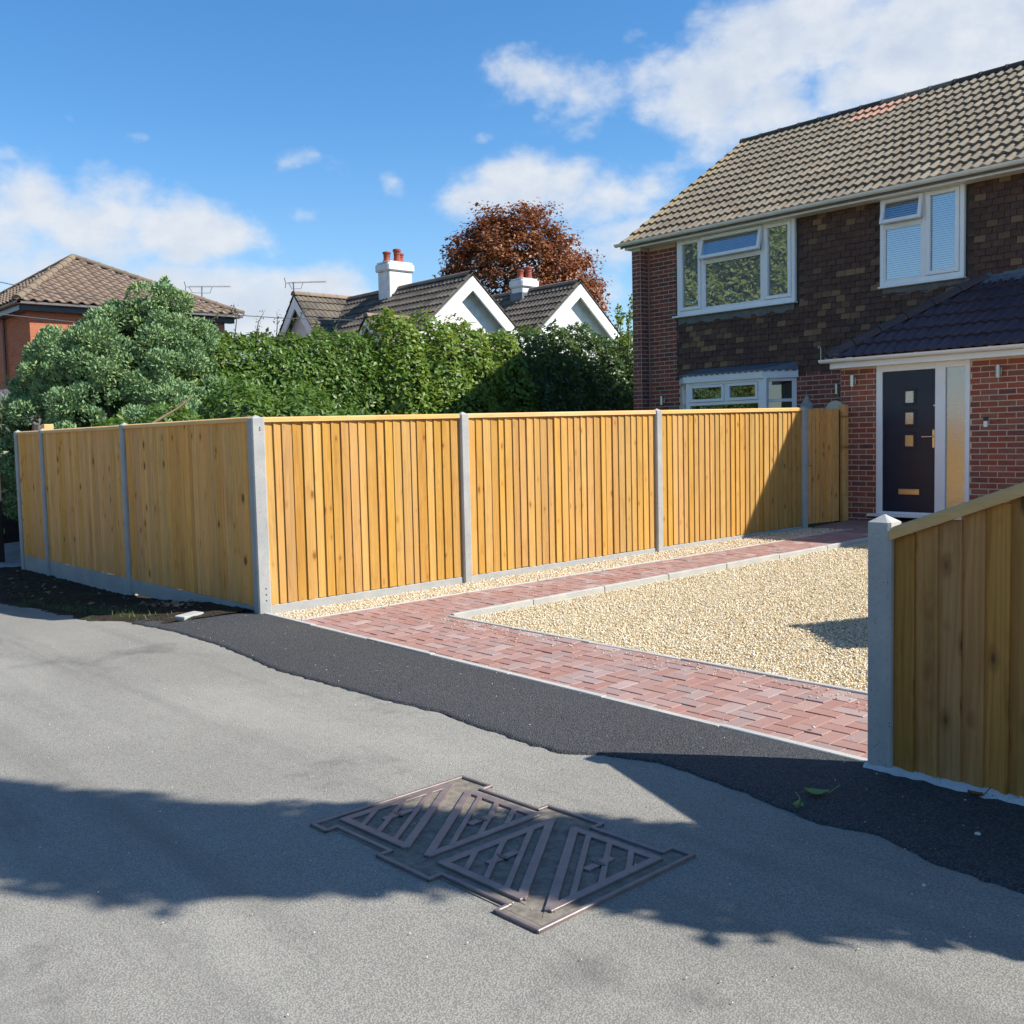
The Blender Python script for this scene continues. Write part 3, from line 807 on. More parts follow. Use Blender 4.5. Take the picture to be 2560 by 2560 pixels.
def paving():
    root = mobj('paved_path', np_mesh('paved_path', *(lambda ps: (np.array([(x, y, Hf(x, y) - 0.012) for p in ps for x, y in p]), [tuple(range(4 * k, 4 * k + 4)) for k in range(len(ps))]))(REGS), JOINT))
    tag(root, 'red herringbone block paving along the drive edge and up to the front door', kind='structure')
    b = 0.004
    def paver_mesh(poly, name):
        c = np.mean(poly, 0)
        n = len(poly)
        def ring(k, z):
            out = []
            for p in poly:
                d = np.array(p) - c
                l = np.linalg.norm(d)
                q = c + d * (1 - k / l)
                out.append((q[0], q[1], z))
            return out
        v = ring(0.002, -0.03) + ring(0.002, -0.004) + ring(0.008, 0.0)
        f = []
        for k in (0, 1):
            for i in range(n):
                f.append((k * n + i, k * n + (i + 1) % n, (k + 1) * n + (i + 1) % n, (k + 1) * n + i))
        f.append(tuple(range(2 * n, 3 * n)))
        return v, f
    tilt = math.atan(SLOPE)
    full_h, cut = [], []
    x0, y0, u = -8.05, 4.38, 0.1005
    for i in range(0, 75):
        for j in range(-2, 92):
            d = (i - j) % 4
            if d == 0: w, h, rot = 2, 1, 0.0
            elif d == 3: w, h, rot = 1, 2, math.pi / 2
            else: continue
            ax0, ay0 = x0 + i * u, y0 + j * u
            rect = [(ax0, ay0), (ax0 + w * u, ay0), (ax0 + w * u, ay0 + h * u), (ax0, ay0 + h * u)]
            cx, cy = ax0 + w * u / 2, ay0 + h * u / 2
            cl = [clip_poly(rect, r) for r in REGS]
            ar = [area(c) for c in cl]
            tot = sum(ar)
            if tot < 0.0022: continue
            zz = Hf(cx, cy) + random.gauss(0, 0.0012)
            T = Matrix.Translation((cx, cy, zz)) @ Matrix.Rotation(tilt if cy > 4.5 else 0, 4, 'X') @ Matrix.Rotation(random.gauss(0, .006), 4, 'X') @ Matrix.Rotation(random.gauss(0, .006), 4, 'Y')
            if tot > 0.985 * (2 * u * u):
                full_h.append(T @ Matrix.Rotation(rot, 4, 'Z'))
            else:
                k = int(np.argmax(ar))
                cut.append((T, [(p[0] - cx, p[1] - cy) for p in cl[k]]))
    hl, hs = u - 0.0015, u / 2 - 0.0015
    v, f = paver_mesh(np.array([(-hl, -hs), (hl, -hs), (hl, hs), (-hl, hs)]), 'paver')
    def prio(p):
        d = np.linalg.norm(p - CAM)
        hidden = p[0] > -2.39 - 0.557 * (p[1] - 4.29)
        return d + (100 if hidden else 0)
    pieces(root, 'paver', v, f, full_h, PAVER, 285, 'paver_field', prio)
    # cut blocks along the edges, joined
    vs, fs, rn = [], [], []
    for T, poly in cut:
        poly = [p for k, p in enumerate(poly) if math.dist(p, poly[k - 1]) > 0.003]
        if len(poly) < 3: continue
        v, f = paver_mesh(np.array(poly) * 0.985, 'c')
        bse = len(vs)
        vs += [tuple(T @ V(p)) for p in v]
        fs += [tuple(i + bse for i in q) for q in f]
        rn += [random.random()] * len(v)
    tag(mobj('paver_cut_edge', np_mesh('paver_cut_edge', np.array(vs), fs, PAVER, np.array(rn)), root), kind='stuff')
    # edging stones
    def run(p, q, width, top, depth, mat, L=0.915, jit=0.003):
        p, q = np.array(p), np.array(q)
        n = max(1, round(np.linalg.norm(q - p) / L))
        d = (q - p) / np.linalg.norm(q - p)
        nn = np.array([-d[1], d[0]])
        for k in range(n):
            a = p + (q - p) * k / n
            bb = p + (q - p) * (k + 1) / n
            c = (a + bb) / 2
            ln = np.linalg.norm(bb - a)
            z0, z1 = Hf(*a), Hf(*bb)
            M = Matrix.Translation((c[0], c[1], (z0 + z1) / 2 + random.gauss(0, jit))) @ Matrix.Rotation(math.atan2(d[1], d[0]), 4, 'Z') @ Matrix.Rotation(-math.atan2(z1 - z0, ln), 4, 'Y')
            MB().cbox(-ln / 2 + .002, ln / 2 - .002, -width / 2, width / 2, -depth, top, 0.005).obj('edging_stone', mat, root, world=M)
    run((-8.44, E0(-8.44) + 0.025), (-2.42, E0(-2.42) + 0.025), 0.05, 0.017, 0.12, CONC_L)
    run((xr(5.44), 5.44), (xr(11.57), 11.57), 0.05, 0.012, 0.15, CONC_L)
    run((xr(11.57) + .03, 11.575), (-3.2, 11.575), 0.05, 0.012, 0.15, CONC_L)
    run((xr(YG) + 0.0, YG + 0.028), (-1.0, YG + 0.028), 0.045, 0.003, 0.15, CONC_L)
    run((xl(4.5), 4.52), (xl(12.3), 12.3), 0.03, 0.006, 0.12, CONC_L)
paving()

# ------------------------------------------------------------------ fences
BT_V = [(0, -0.004, 0), (1, -0.004, 0), (1, 0.006, 0), (0, 0.021, 0), (0, -0.004, 1), (1, -0.004, 1), (1, 0.006, 1), (0, 0.021, 1)]
BT_F = [(0, 3, 2, 1), (4, 5, 6, 7), (0, 1, 5, 4), (1, 2, 6, 5), (2, 3, 7, 6), (3, 0, 4, 7)]
BOARD = {}
def board(parent, origin, u, n, width, h, mat, lean=0.0):
    me = BOARD.get(mat.name)
    if me is None:
        me = bpy.data.meshes.new('board')
        me.from_pydata(BT_V, [], BT_F)
        me.materials.append(mat)
        BOARD[mat.name] = me
    M = basis((u[0] * width, u[1] * width, 0), (n[0], n[1], 0), (u[0] * lean * h, u[1] * lean * h, h), origin)
    o = bpy.data.objects.new('board', me)
    COL.objects.link(o)
    o.parent = parent
    o.matrix_parent_inverse = WM[parent.name].inverted()
    o.matrix_basis = M
    return o
def post(parent, x, y, w, z0, z1, rot=0.0, mat=None, holes=False, apex=0.03, taper=0.9):
    """concrete post with chamfered arrises and a weathered pyramid top"""
    h = w / 2
    c = 0.012
    ring = [(-h + c, -h), (h - c, -h), (h, -h + c), (h, h - c), (h - c, h), (-h + c, h), (-h, h - c), (-h, -h + c)]
    M = Matrix.Translation((x, y, 0)) @ Matrix.Rotation(rot, 4, 'Z')
    vs = [M @ V((a, b, z0)) for a, b in ring] + [M @ V((a, b, z1 - apex)) for a, b in ring] + [M @ V((0, 0, z1))]
    fs = [(i, (i + 1) % 8, (i + 1) % 8 + 8, i + 8) for i in range(8)] + [(i + 8, (i + 1) % 8 + 8, 16) for i in range(8)]
    o = MB().add(vs, fs).obj('post', mat or CONC, parent)
    if holes:
        for z in (0.13, 0.185, 0.24, 1.70, 1.68):
            MB().tube([M @ V((h - 0.004, 0.012, z)), M @ V((h + 0.0015, 0.012, z))], 0.007, 8).obj('bolt_hole', BLACK, o)
    return o
def bay(parent, p, q, n, nb, cap_z, grav_z, mat, thick_first=True, cap=True, capmat=None, bottom=-0.25, inset=0.06):
    """closeboarded bay between two posts: gravel board, rails, boards, cap"""
    p, q = np.array(p, float), np.array(q, float)
    L = np.linalg.norm(q - p)
    d = (q - p) / L
    a0, a1 = inset, L - inset
    N = V((n[0], n[1], 0)); D = V((d[0], d[1], 0))
    def P(s, off, z): return V((p[0] + d[0] * s + n[0] * off, p[1] + d[1] * s + n[1] * off, z))
    cz = lambda s: cap_z[0] + (cap_z[1] - cap_z[0]) * s / L
    gz = lambda s: grav_z[0] + (grav_z[1] - grav_z[0]) * s / L
    g = MB()
    c = 0.006
    vs = []
    for s in (a0 - 0.02, a1 + 0.02):
        vs += [P(s, -0.025, bottom), P(s, 0.018, bottom), P(s, 0.018, gz(s) - c), P(s, 0.018 - c, gz(s)), P(s, -0.025 + c, gz(s)), P(s, -0.025, gz(s) - c)]
    g.add(vs, [(i, (i + 1) % 6, (i + 1) % 6 + 6, i + 6) for i in range(6)] + [tuple(range(6))[::-1], tuple(range(6, 12))])
    g.obj('gravel_board', CONC, parent)
    rails = []
    for t in (0.5, 0.12, 0.88):
        r = MB()
        vs = []
        for s in (a0, a1):
            z = gz(s) + (cz(s) - gz(s)) * t
            vs += [P(s, -0.075, z - 0.04), P(s, -0.005, z - 0.04), P(s, -0.005, z + 0.04), P(s, -0.075, z + 0.04)]
        r.add(vs, [(0, 1, 5, 4), (1, 2, 6, 5), (2, 3, 7, 6), (3, 0, 4, 7), (3, 2, 1, 0), (4, 5, 6, 7)])
        rails.append(r)
    panel = rails[0].obj('panel', mat, parent)
    for r in rails[1:]: r.obj('rail', mat, panel)
    ex = (a1 - a0) / nb
    cuts = a0 + ex * (np.arange(nb + 1) + np.concatenate([[0], rng.normal(0, 0.07, nb - 1), [0]]))
    for k in range(nb):
        s0, s1 = cuts[k], cuts[k + 1]
        z0 = gz((s0 + s1) / 2) + 0.004 + random.gauss(0, 0.002)
        z1 = cz((s0 + s1) / 2) - 0.012
        lean = random.gauss(0, 0.002)
        off = random.gauss(0.0, 0.0018)
        if thick_first:
            board(panel, P(s0, off, z0), d, n, (s1 - s0) * 1.12, z1 - z0, mat, lean)
        else:
            board(panel, P(s1, off, z0), -d, n, (s1 - s0) * 1.12, z1 - z0, mat, lean)
    if cap:
        vs = []
        for s in (a0 - 0.008, a1 + 0.008):
            z = cz(s)
            vs += [P(s, -0.03, z - 0.04), P(s, 0.038, z - 0.046), P(s, 0.038, z - 0.012), P(s, 0.012, z), P(s, -0.03, z)]
        MB().add(vs, [(i, (i + 1) % 5, (i + 1) % 5 + 5, i + 5) for i in range(5)] + [tuple(range(5))[::-1], tuple(range(5, 10))]).obj('cap_rail', capmat or W_CAP, panel)
    return panel

fa = thing('closeboard_fence', (-12.0, 4.45, 0), 'shaded close-boarded timber fence beside the road with concrete posts and gravel boards', 'fence')
FA = [-8.5, -11.6, -14.45, -15.55]
for k, x in enumerate(FA[1:]):
    post(fa, x, 4.45, 0.095, -0.5, 1.832)
for k, nb in enumerate((31, 28, 11)):
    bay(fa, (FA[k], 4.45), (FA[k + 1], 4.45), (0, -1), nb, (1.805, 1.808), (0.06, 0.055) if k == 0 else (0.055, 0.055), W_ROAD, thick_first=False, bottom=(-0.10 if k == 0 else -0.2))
fb = thing('closeboard_fence', (-8.15, 8.3, 0.1), 'sunlit golden close-boarded timber fence running from the road corner to the side gate', 'fence')
FBY = [4.45, 6.685, 9.455, 12.18]
ROTB = -math.atan2(FBD[0], FBD[1])
capz = lambda y: 1.796 + 0.0112 * (y - 4.45)
gravz = lambda y: 0.075 + 0.0268 * (y - 4.5)
for k, y in enumerate(FBY):
    post(fb, xf(y), y, 0.125 if k == 0 else 0.10, -0.4, capz(y) + 0.02, ROTB, holes=(k == 0))
for k, nb in enumerate((22, 28, 28)):
    y0, y1 = FBY[k], FBY[k + 1]
    bay(fb, (xf(y0), y0), (xf(y1), y1), FBN, nb, (capz(y0), capz(y1)), (gravz(y0), gravz(y1)), W_GOLD, inset=0.065 if k == 0 else 0.055)

# fence beside the camera, its top raked down to the drive opening
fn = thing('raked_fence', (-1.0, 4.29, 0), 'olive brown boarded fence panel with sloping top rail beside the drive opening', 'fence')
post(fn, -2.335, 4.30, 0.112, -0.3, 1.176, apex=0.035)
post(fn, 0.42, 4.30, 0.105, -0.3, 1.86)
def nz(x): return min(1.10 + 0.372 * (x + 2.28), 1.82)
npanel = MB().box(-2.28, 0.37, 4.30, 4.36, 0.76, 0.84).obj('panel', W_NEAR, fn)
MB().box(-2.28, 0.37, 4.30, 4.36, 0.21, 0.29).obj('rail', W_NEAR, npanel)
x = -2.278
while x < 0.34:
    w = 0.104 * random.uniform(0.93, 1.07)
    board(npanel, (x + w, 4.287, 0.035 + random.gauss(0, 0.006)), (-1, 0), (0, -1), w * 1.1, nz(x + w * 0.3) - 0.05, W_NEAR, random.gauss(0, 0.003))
    x += w
xa, xb = -2.285, -0.34
vs = []
for xx in (xa, xb):
    z = nz(xx)
    vs += [V((xx, 4.335, z - 0.03)), V((xx, 4.243, z - 0.035)), V((xx, 4.243, z + 0.004)), V((xx, 4.262, z + 0.022)), V((xx, 4.335, z + 0.022))]
MB().add(vs, [(i, (i + 1) % 5, (i + 1) % 5 + 5, i + 5) for i in range(5)] + [tuple(range(5))[::-1], tuple(range(5, 10))]).obj('cap_rail', W_CAP, npanel)
MB().box(-0.33, 0.37, 4.245, 4.335, 1.785, 1.842).obj('cap_rail', W_CAP, npanel)
# rough haunching under it
hv, n_ = [], 0
xs_ = np.arange(-2.40, 1.2, 0.04)
for xx in xs_:
    lo = 4.225 + random.gauss(0, 0.008)
    hv += [(xx, lo, 0.0), (xx, lo + 0.015, 0.028 + random.gauss(0, 0.005)), (xx, 4.29, 0.040 + random.gauss(0, 0.004)), (xx, 4.36, 0.03)]
hf = np.array([[i * 4 + j, i * 4 + 4 + j, i * 4 + 5 + j, i * 4 + 1 + j] for i in range(len(xs_) - 1) for j in range(3)])
mobj('gravel_board', np_mesh('gravel_board', np.array(hv), hf, CONC_W, smooth=True), fn)

# boarded fence added out of the picture, shaped to throw the raked shadow on the gravel
fr = thing('shadow_fence', (-2.75, 9.5, 0.15), 'unseen boarded fence added to throw the raked shadow on the gravel', 'fence')
post(fr, -2.80, 8.14, 0.1, -0.2, 1.92)
post(fr, -2.0, 9.75, 0.1, -0.2, 1.98)
dv = np.array([0.8, 1.61]); dv /= np.linalg.norm(dv)
bay(fr, (-2.80, 8.14), (-2.0, 9.75), (-dv[1], dv[0]), 18, (1.88, 1.94), (0.25, 0.3), W_GOLD, bottom=-0.1)
pr = MB()
pr.box(-2.80, -2.76, 7.25, 8.1, 0.5, 0.58)
pp = pr.obj('panel', W_GOLD, fr)
yy = 7.22
while yy < 8.08:
    board(pp, (-2.78, yy, 0.15), (0, 1), (-1, 0), 0.115, 1.0 + 0.70 * (yy - 7.22) + 0.08, W_GOLD)
    yy += 0.1

# side gate
gt = thing('side_gate', (-7.76, 12.65, 0.27), 'tall timber side gate between the last concrete post and the porch', 'gate')
gp = MB()
g0 = np.array([xf(12.26), 12.26]); g1 = np.array([xf(12.95), 12.95])
gpan = gp.box(-7.84, -7.79, 12.27, 12.95, 1.06, 1.14).obj('panel', W_ROAD, gt)
for z in (0.55, 1.65):
    MB().box(-7.84, -7.79, 12.27, 12.95, z - 0.04, z + 0.04).obj('rail', W_ROAD, gpan)
for k in range(8):
    s0 = g0 + (g1 - g0) * k / 8
    board(gpan, (s0[0], s0[1], 0.30), FBD, FBN, 0.095, 1.565 + random.gauss(0, 0.002), W_ROAD)
MB().cbox(-7.80, -7.74, 12.955, 13.02, 0.25, 1.855, 0.004).obj('stile', W_DARK, gt)
MB().cbox(-7.79, -7.70, 13.05, 13.17, 0.2, 1.925, 0.005).obj('gate_post', W_ROAD, gt)
lt = MB()
lt.tube([(xf(12.3) + 0.03 + 0.035 * math.cos(w) * 0, 12.30 + 0.03 * math.cos(w), 1.12 + 0.03 * math.sin(w)) for w in np.linspace(0, 6.28, 13)], 0.005, 6)
lt.lathe([(0.018, -0.005), (0.018, 0.005)], (xf(12.3) + 0.028, 12.30, 1.155), 10)
lt.obj('latch', STEEL, gt)

# ------------------------------------------------------------------ house: shared builders
UNIT_V = [(-.5, 0, -.5), (.5, 0, -.5), (.5, 1, -.5), (-.5, 1, -.5), (-.5, 0, .5), (.5, 0, .5), (.5, 1, .5), (-.5, 1, .5)]
UNIT_F = [(0, 1, 5, 4), (1, 2, 6, 5), (3, 0, 4, 7), (4, 5, 6, 7), (0, 3, 2, 1)]
def brick_mats(o, u, n, length, z0, z1, holes=(), course=0.075, bl=0.225, proud=0.0035, shift=0.0):
    """matrices of stretcher-bond bricks on a wall face; o start point, u along, n outward"""
    out = []
    nc = int(round((z1 - z0) / course))
    for j in range(nc):
        zb = z0 + j * course
        zc = zb + course / 2
        spans = [(0.0, length)]
        for hx0, hx1, hz0, hz1 in holes:
            if hz0 < zc < hz1:
                ns = []
                for a, b in spans:
                    if hx1 <= a or hx0 >= b: ns.append((a, b)); continue
                    if hx0 > a: ns.append((a, hx0))
                    if hx1 < b: ns.append((hx1, b))
                spans = ns
        for a, b in spans:
            s = -((j % 2) * bl / 2) - bl + shift
            while s < b:
                e0, e1 = max(s, a), min(s + bl, b)
                if e1 - e0 > 0.03:
                    ln = e1 - e0 - 0.0125
                    if ln > 0.02:
                        cx = (e0 + e1) / 2
                        pr = proud + max(-0.0018, random.gauss(0, 0.0012))
                        org = (o[0] + u[0] * cx + n[0] * pr, o[1] + u[1] * cx + n[1] * pr, zc)
                        out.append(basis((u[0] * ln, u[1] * ln, 0), (-n[0] * 0.03, -n[1] * 0.03, 0), (0, 0, course - 0.0125), org))
                s += bl
    return out
def bisect(me_v, me_f, M, planes):
    import bmesh
    bm = bmesh.new()
    vs = [bm.verts.new(M @ V(p)) for p in me_v]
    for f in me_f:
        bm.faces.new([vs[i] for i in f])
    for co, no in planes:
        bmesh.ops.bisect_plane(bm, geom=bm.verts[:] + bm.edges[:] + bm.faces[:], plane_co=co, plane_no=no, clear_inner=True)
        if not bm.verts: break
    return bm
def tile_template(cover, gauge, prof, lift=0.028, thick=0.02, tuck=0.05):
    """prof: list of (x fraction, height)"""
    v, f = [], []
    n = len(prof)
    for x, h in prof: v.append((x * cover, -0.012, h + lift - thick))
    for x, h in prof: v.append((x * cover, -0.012, h + lift))
    for x, h in prof: v.append((x * cover, gauge + tuck, h * 0.97))
    for i in range(n - 1):
        f.append((i, i + 1, n + i + 1, n + i))
        f.append((n + i, n + i + 1, 2 * n + i + 1, 2 * n + i))
    f.append((0, n, 2 * n)); f.append((n - 1, 2 * n - 1, 3 * n - 1))
    return v, f
def roof_plane(parent, name, mat, o, u, v, width, rows, gauge, cover, tmpl, planes=(), cap=300, special=None, half=False):
    u, v = V(u).normalized(), V(v).normalized()
    n = u.cross(v).normalized()
    if n.z < 0: n = -n
    tv, tf = tmpl
    cols = int(math.ceil(width / cover))
    ok, cutm, spec = [], [], []
    planes = [(V(c), V(nn)) for c, nn in planes]
    for r in range(rows):
        for c in range(cols):
            p = V(o) + u * (c * cover + (cover / 2 if half and r % 2 else 0)) + v * (r * gauge)
            jit = Matrix.Rotation(random.gauss(0, 0.006), 4, 'Z') @ Matrix.Rotation(random.gauss(0, 0.005), 4, 'X')
            M = basis(u, v, n, p) @ jit
            cs = [M @ V(q) for q in (tv[0], tv[len(tv) // 3 - 1], tv[-1], tv[2 * len(tv) // 3])]
            st = 1
            for co, no in planes:
                ds = [(q - co).dot(no) for q in cs]
                if max(ds) < 0.01: st = 0; break
                if min(ds) < -0.005: st = 2
            if st == 0: continue
            sm = special(r, c, p) if special else None
            if st == 1 and sm: spec.append((M, sm))
            elif st == 1: ok.append(M)
            else: cutm.append((M, sm or mat))
    pieces(parent, name, tv, tf, ok, mat, cap, name + '_field')
    meshes = {}
    for M, sm in spec:
        me = meshes.get(sm.name)
        if me is None:
            me = bpy.data.meshes.new(name); me.from_pydata(tv, [], tf); me.materials.append(sm); meshes[sm.name] = me
        mobj(name, me, parent, M)
    for M, sm in cutm:
        bm = bisect(tv, tf, M, planes)
        if bm.faces:
            me = bpy.data.meshes.new(name)
            Mi = M.inverted()
            for w in bm.verts: w.co = Mi @ w.co
            bm.to_mesh(me); me.materials.append(sm)
            mobj(name, me, parent, M)
        bm.free()
def half_round(parent, name, p, q, r, L, mat_fn, collar=True, flat=0.85):
    """row of half-round ridge tiles from p to q"""
    p, q = V(p), V(q)
    n = max(1, round((q - p).length / L))
    d = (q - p).normalized()
    side = d.cross(V((0, 0, 1))).normalized()
    up = side.cross(d).normalized()
    for k in range(n):
        a = p + (q - p) * (k / n) + d * 0.004
        b = p + (q - p) * ((k + 1) / n) - d * 0.004
        m = MB()
        vs = []
        prof = [(a - d * 0.0, r * 1.0), (a + d * 0.045, r * 1.0), (a + d * 0.05, r * 0.92), (b, r * 0.9)] if collar else [(a, r), (b, r * 0.96)]
        ns = 9
        for pt, rr in prof:
            for j in range(ns):
                w = math.pi * (j / (ns - 1)) * 1.06 - 0.09
                vs.append(pt + side * math.cos(w) * rr + up * math.sin(w) * rr * flat)
        fs = [(i * ns + j, i * ns + j + 1, (i + 1) * ns + j + 1, (i + 1) * ns + j) for i in range(len(prof) - 1) for j in range(ns - 1)]
        fs.append(tuple(range(ns)))
        m.add(vs, fs).obj(name, mat_fn(k, a), parent, smooth=False)
def gutter(parent, p, q, r, out, mat, name='gutter', cap_l=True):
    """half-round gutter trough with a rolled lip; out = outward horizontal direction"""
    p, q, o = V(p), V(q), V(out)
    prof = [(-r, 0.0), (-r, r * 0.2)]
    pr = []
    for j in range(9):
        w = math.pi * j / 8
        pr.append((-math.cos(w) * r, -math.sin(w) * r * 1.0))
    inner = [(-math.cos(w) * r * 0.88, -math.sin(w) * r * 0.85) for w in np.linspace(math.pi, 0, 9)]
    ring = pr + inner
    vs = [pt + o * a + V((0, 0, b)) for pt in (p, q) for a, b in ring]
    n = len(ring)
    fs = [(i, (i + 1) % n, (i + 1) % n + n, i + n) for i in range(n)]
    fs += [tuple(range(9)), tuple(range(n, n + 9))]
    g = MB().add(vs, fs).obj(name, mat, parent, smooth=False)
    L = (q - p).length
    d = (q - p).normalized()
    b = MB()
    nb = max(2, int(L / 0.95))
    for k in range(nb):
        c = p + d * (L * (k + 0.5) / nb)
        rr = r * 1.1
        w_ = 0.022 if k % 3 else 0.05
        vs = []
        for s in (-w_, w_):
            for j in range(9):
                w = math.pi * j / 8
                vs.append(c + d * s - o * math.cos(w) * rr + V((0, 0, 0.004 - math.sin(w) * rr)))
        b.add(vs, [(j, j + 1, j + 10, j + 9) for j in range(8)] + [tuple(range(9)), tuple(range(9, 18))])
    b.obj('gutter_bracket', mat, g)
    return g
def frame_bars(m, x0, x1, z0, z1, w, y0, y1, wb=None, wt=None, c=0.004):
    wb = wb or w; wt = wt or w
    m.cbox(x0, x0 + w, y0, y1, z0, z1, c)
    m.cbox(x1 - w, x1, y0, y1, z0, z1, c)
    m.cbox(x0 + w, x1 - w, y0 + .001, y1, z0, z0 + wb, c)
    m.cbox(x0 + w, x1 - w, y0 + .001, y1, z1 - wt, z1, c)
def pane(parent, x0, x1, z0, z1, y, mat, M=None):
    m = MB()
    vs = [V((x0, y, z0)), V((x1, y, z0)), V((x1, y, z1)), V((x0, y, z1))]
    if M is not None: vs = [M @ p for p in vs]
    return m.add(vs, [(0, 1, 2, 3)]).obj('pane', mat, parent)
def blind(parent, x0, x1, z0, z1, y, pitch=0.026, ang=0.9):
    m = MB()
    z = z0 + pitch / 2
    hw = 0.0155
    while z < z1:
        dy, dz = hw * math.cos(ang) * 0.75, hw * math.sin(ang)
        m.add([V((x0, y - dy, z - dz)), V((x1, y - dy, z - dz)), V((x1, y + dy, z + dz)), V((x0, y + dy, z + dz))], [(0, 1, 2, 3)])
        z += pitch
    return m.obj('blind', BLIND, parent)

KX = lambda x: 0.957 * x
KZ = lambda z: 1.55 + 0.957 * (z - 1.55)
YW, YP = 14.671, 13.302
ZE = 4.992
house = thing('brick_house', (-6.0, 15.0, 0.28), 'two storey red brick house with dark tile hung front, white windows and plum roofed porch', 'house')

# body (mortar-coloured core carries bricks, hung tiles and roof)
b = MB()
b.box(-12.62, 2.0, YW, 21.6, -0.3, ZE + 0.02)
b.box(-12.85, -12.648, YW - 0.215, 21.6, -0.3, ZE + 0.015)
b.add([V((-12.85, 14.6, ZE)), V((-12.85, 21.7, ZE)), V((-12.85, 18.15, 7.40)), V((2.0, 14.6, ZE)), V((2.0, 21.7, ZE)), V((2.0, 18.15, 7.40))], [(0, 2, 1), (3, 4, 5), (0, 3, 5, 2), (1, 2, 5, 4)])
wall = b.obj('wall', MORTAR_G, house)
mats = brick_mats((-12.62, YW), (1, 0), (0, -1), 0.70, 1.55, ZE - 0.04)
mats += brick_mats((-12.85, YW - 0.215), (1, 0), (0, -1), 0.202, 1.55, ZE - 0.04, bl=0.213)
mats += brick_mats((-12.648, YW - 0.215), (0, 1), (1, 0), 0.215, 1.55, ZE - 0.04, bl=0.225, shift=0.1)
mats += brick_mats((-9.55, YW), (1, 0), (0, -1), 1.66, 1.55, 2.525)
pieces(wall, 'brick', UNIT_V, UNIT_F, mats, BRICK_D, 95, 'brick_field')

# hung tiles
W1 = (KX(-12.446), KX(-9.92), KZ(3.765), KZ(5.21))
W2 = (KX(-8.378), KX(-7.045), KZ(3.80), KZ(5.22))
HT_V = [(-.0795, -0.034, 0), (.0795, -0.034, 0), (.0795, -0.016, 0), (-.0795, -0.016, 0), (-.0795, -0.010, 0.125), (.0795, -0.010, 0.125), (.0795, 0.004, 0.125), (-.0795, 0.004, 0.125)]
HT_F = [(0, 1, 5, 4), (1, 2, 6, 5), (3, 0, 4, 7), (4, 5, 6, 7), (0, 3, 2, 1)]
def hung():
    out = []
    gz_, j = 0.0955, 0
    z = 2.525
    while z < ZE - 0.05:
        xx = -11.935 + (0.083 if j % 2 else 0.0)
        while xx < -3.4:
            lo, hi = xx - 0.083, xx + 0.083
            inb = True
            for (a, c, d, e) in (W1, W2):
                if lo < c - 0.01 and hi > a + 0.01 and z + 0.1 > d - 0.02 and z < e: inb = False
            if z < 2.60 and xx < -9.52: inb = False
            if lo < -11.99: inb = False
            # behind the porch roof
            if xx > -8.0 and z + 0.1 < 2.60 + min(1.03, max(0, (xx + 8.0)) * 0.66) - 0.2: inb = False
            if inb:
                rot = Matrix.Rotation(random.gauss(0, 0.012), 4, 'Y') @ Matrix.Rotation(random.gauss(0, 0.025), 4, 'X')
                out.append(Matrix.Translation((xx, YW + random.gauss(0, 0.002), z + random.gauss(0, 0.003))) @ rot)
            xx += 0.166
        z += gz_
        j += 1
    # cut tiles beside the window jambs and verge are part of the run
    return out
hw = MB().box(-11.99, -3.3, YW - 0.004, YW + 0.02, 2.54, ZE).obj('tile_backing', UNLIT, house)
pieces(hw, 'wall_tile', HT_V, HT_F, hung(), HUNG, 295, 'wall_tile_field')

# roof
EY, EZ = 14.375, 5.085
RY, RZ = 18.164, 7.565
pit = math.atan2(RZ - EZ, RY - EY)
prof2 = [(0, 0), (0.10, 0.0), (0.20, 0.018), (0.26, 0.030), (0.34, 0.030), (0.40, 0.018), (0.5, 0.0), (0.60, 0.0), (0.70, 0.018), (0.76, 0.030), (0.84, 0.030), (0.90, 0.018), (1.0, 0.0)]
T_main = tile_template(0.30, 0.3483, prof2, lift=0.044, thick=0.036)
rf = MB()
rf.add([V((-13.03, EY, EZ - 0.03)), V((2, EY, EZ - 0.03)), V((2, RY, RZ - 0.03)), V((-13.03, RY, RZ - 0.03)), V((-13.03, 2 * RY - EY, EZ - 0.03)), V((2, 2 * RY - EY, EZ - 0.03)),
        V((-13.03, EY, EZ - 0.08)), V((2, EY, EZ - 0.08)), V((2, RY, RZ - 0.08)), V((-13.03, RY, RZ - 0.08)), V((-13.03, 2 * RY - EY, EZ - 0.08)), V((2, 2 * RY - EY, EZ - 0.08))],
       [(0, 1, 2, 3), (3, 2, 5, 4), (6, 9, 8, 7), (9, 10, 11, 8), (0, 3, 9, 6), (3, 4, 10, 9), (0, 6, 7, 1)])
roof = rf.obj('roof', SLATE, house)
def spec(r, c, p):
    if c == 0: return ROOFT_LICH
    if r in (11, 12) and -10.6 < p.x < -9.2 and not (r == 11 and p.x > -9.5): return ROOFT_PINK
    return None
roof_plane(roof, 'roof_tile', ROOFT, (-13.06, EY, EZ - 0.005), (1, 0, 0), (0, math.cos(pit), math.sin(pit)), 12.3, 13, 0.3483, 0.30, T_main, cap=262, special=spec)
half_round(roof, 'ridge_tile', (-13.06, RY + 0.02, RZ - 0.01), (-1.0, RY + 0.02, RZ - 0.01), 0.125, 0.45, lambda k, p: RIDGE_N if -10.3 < p.x < -8.6 else RIDGE)
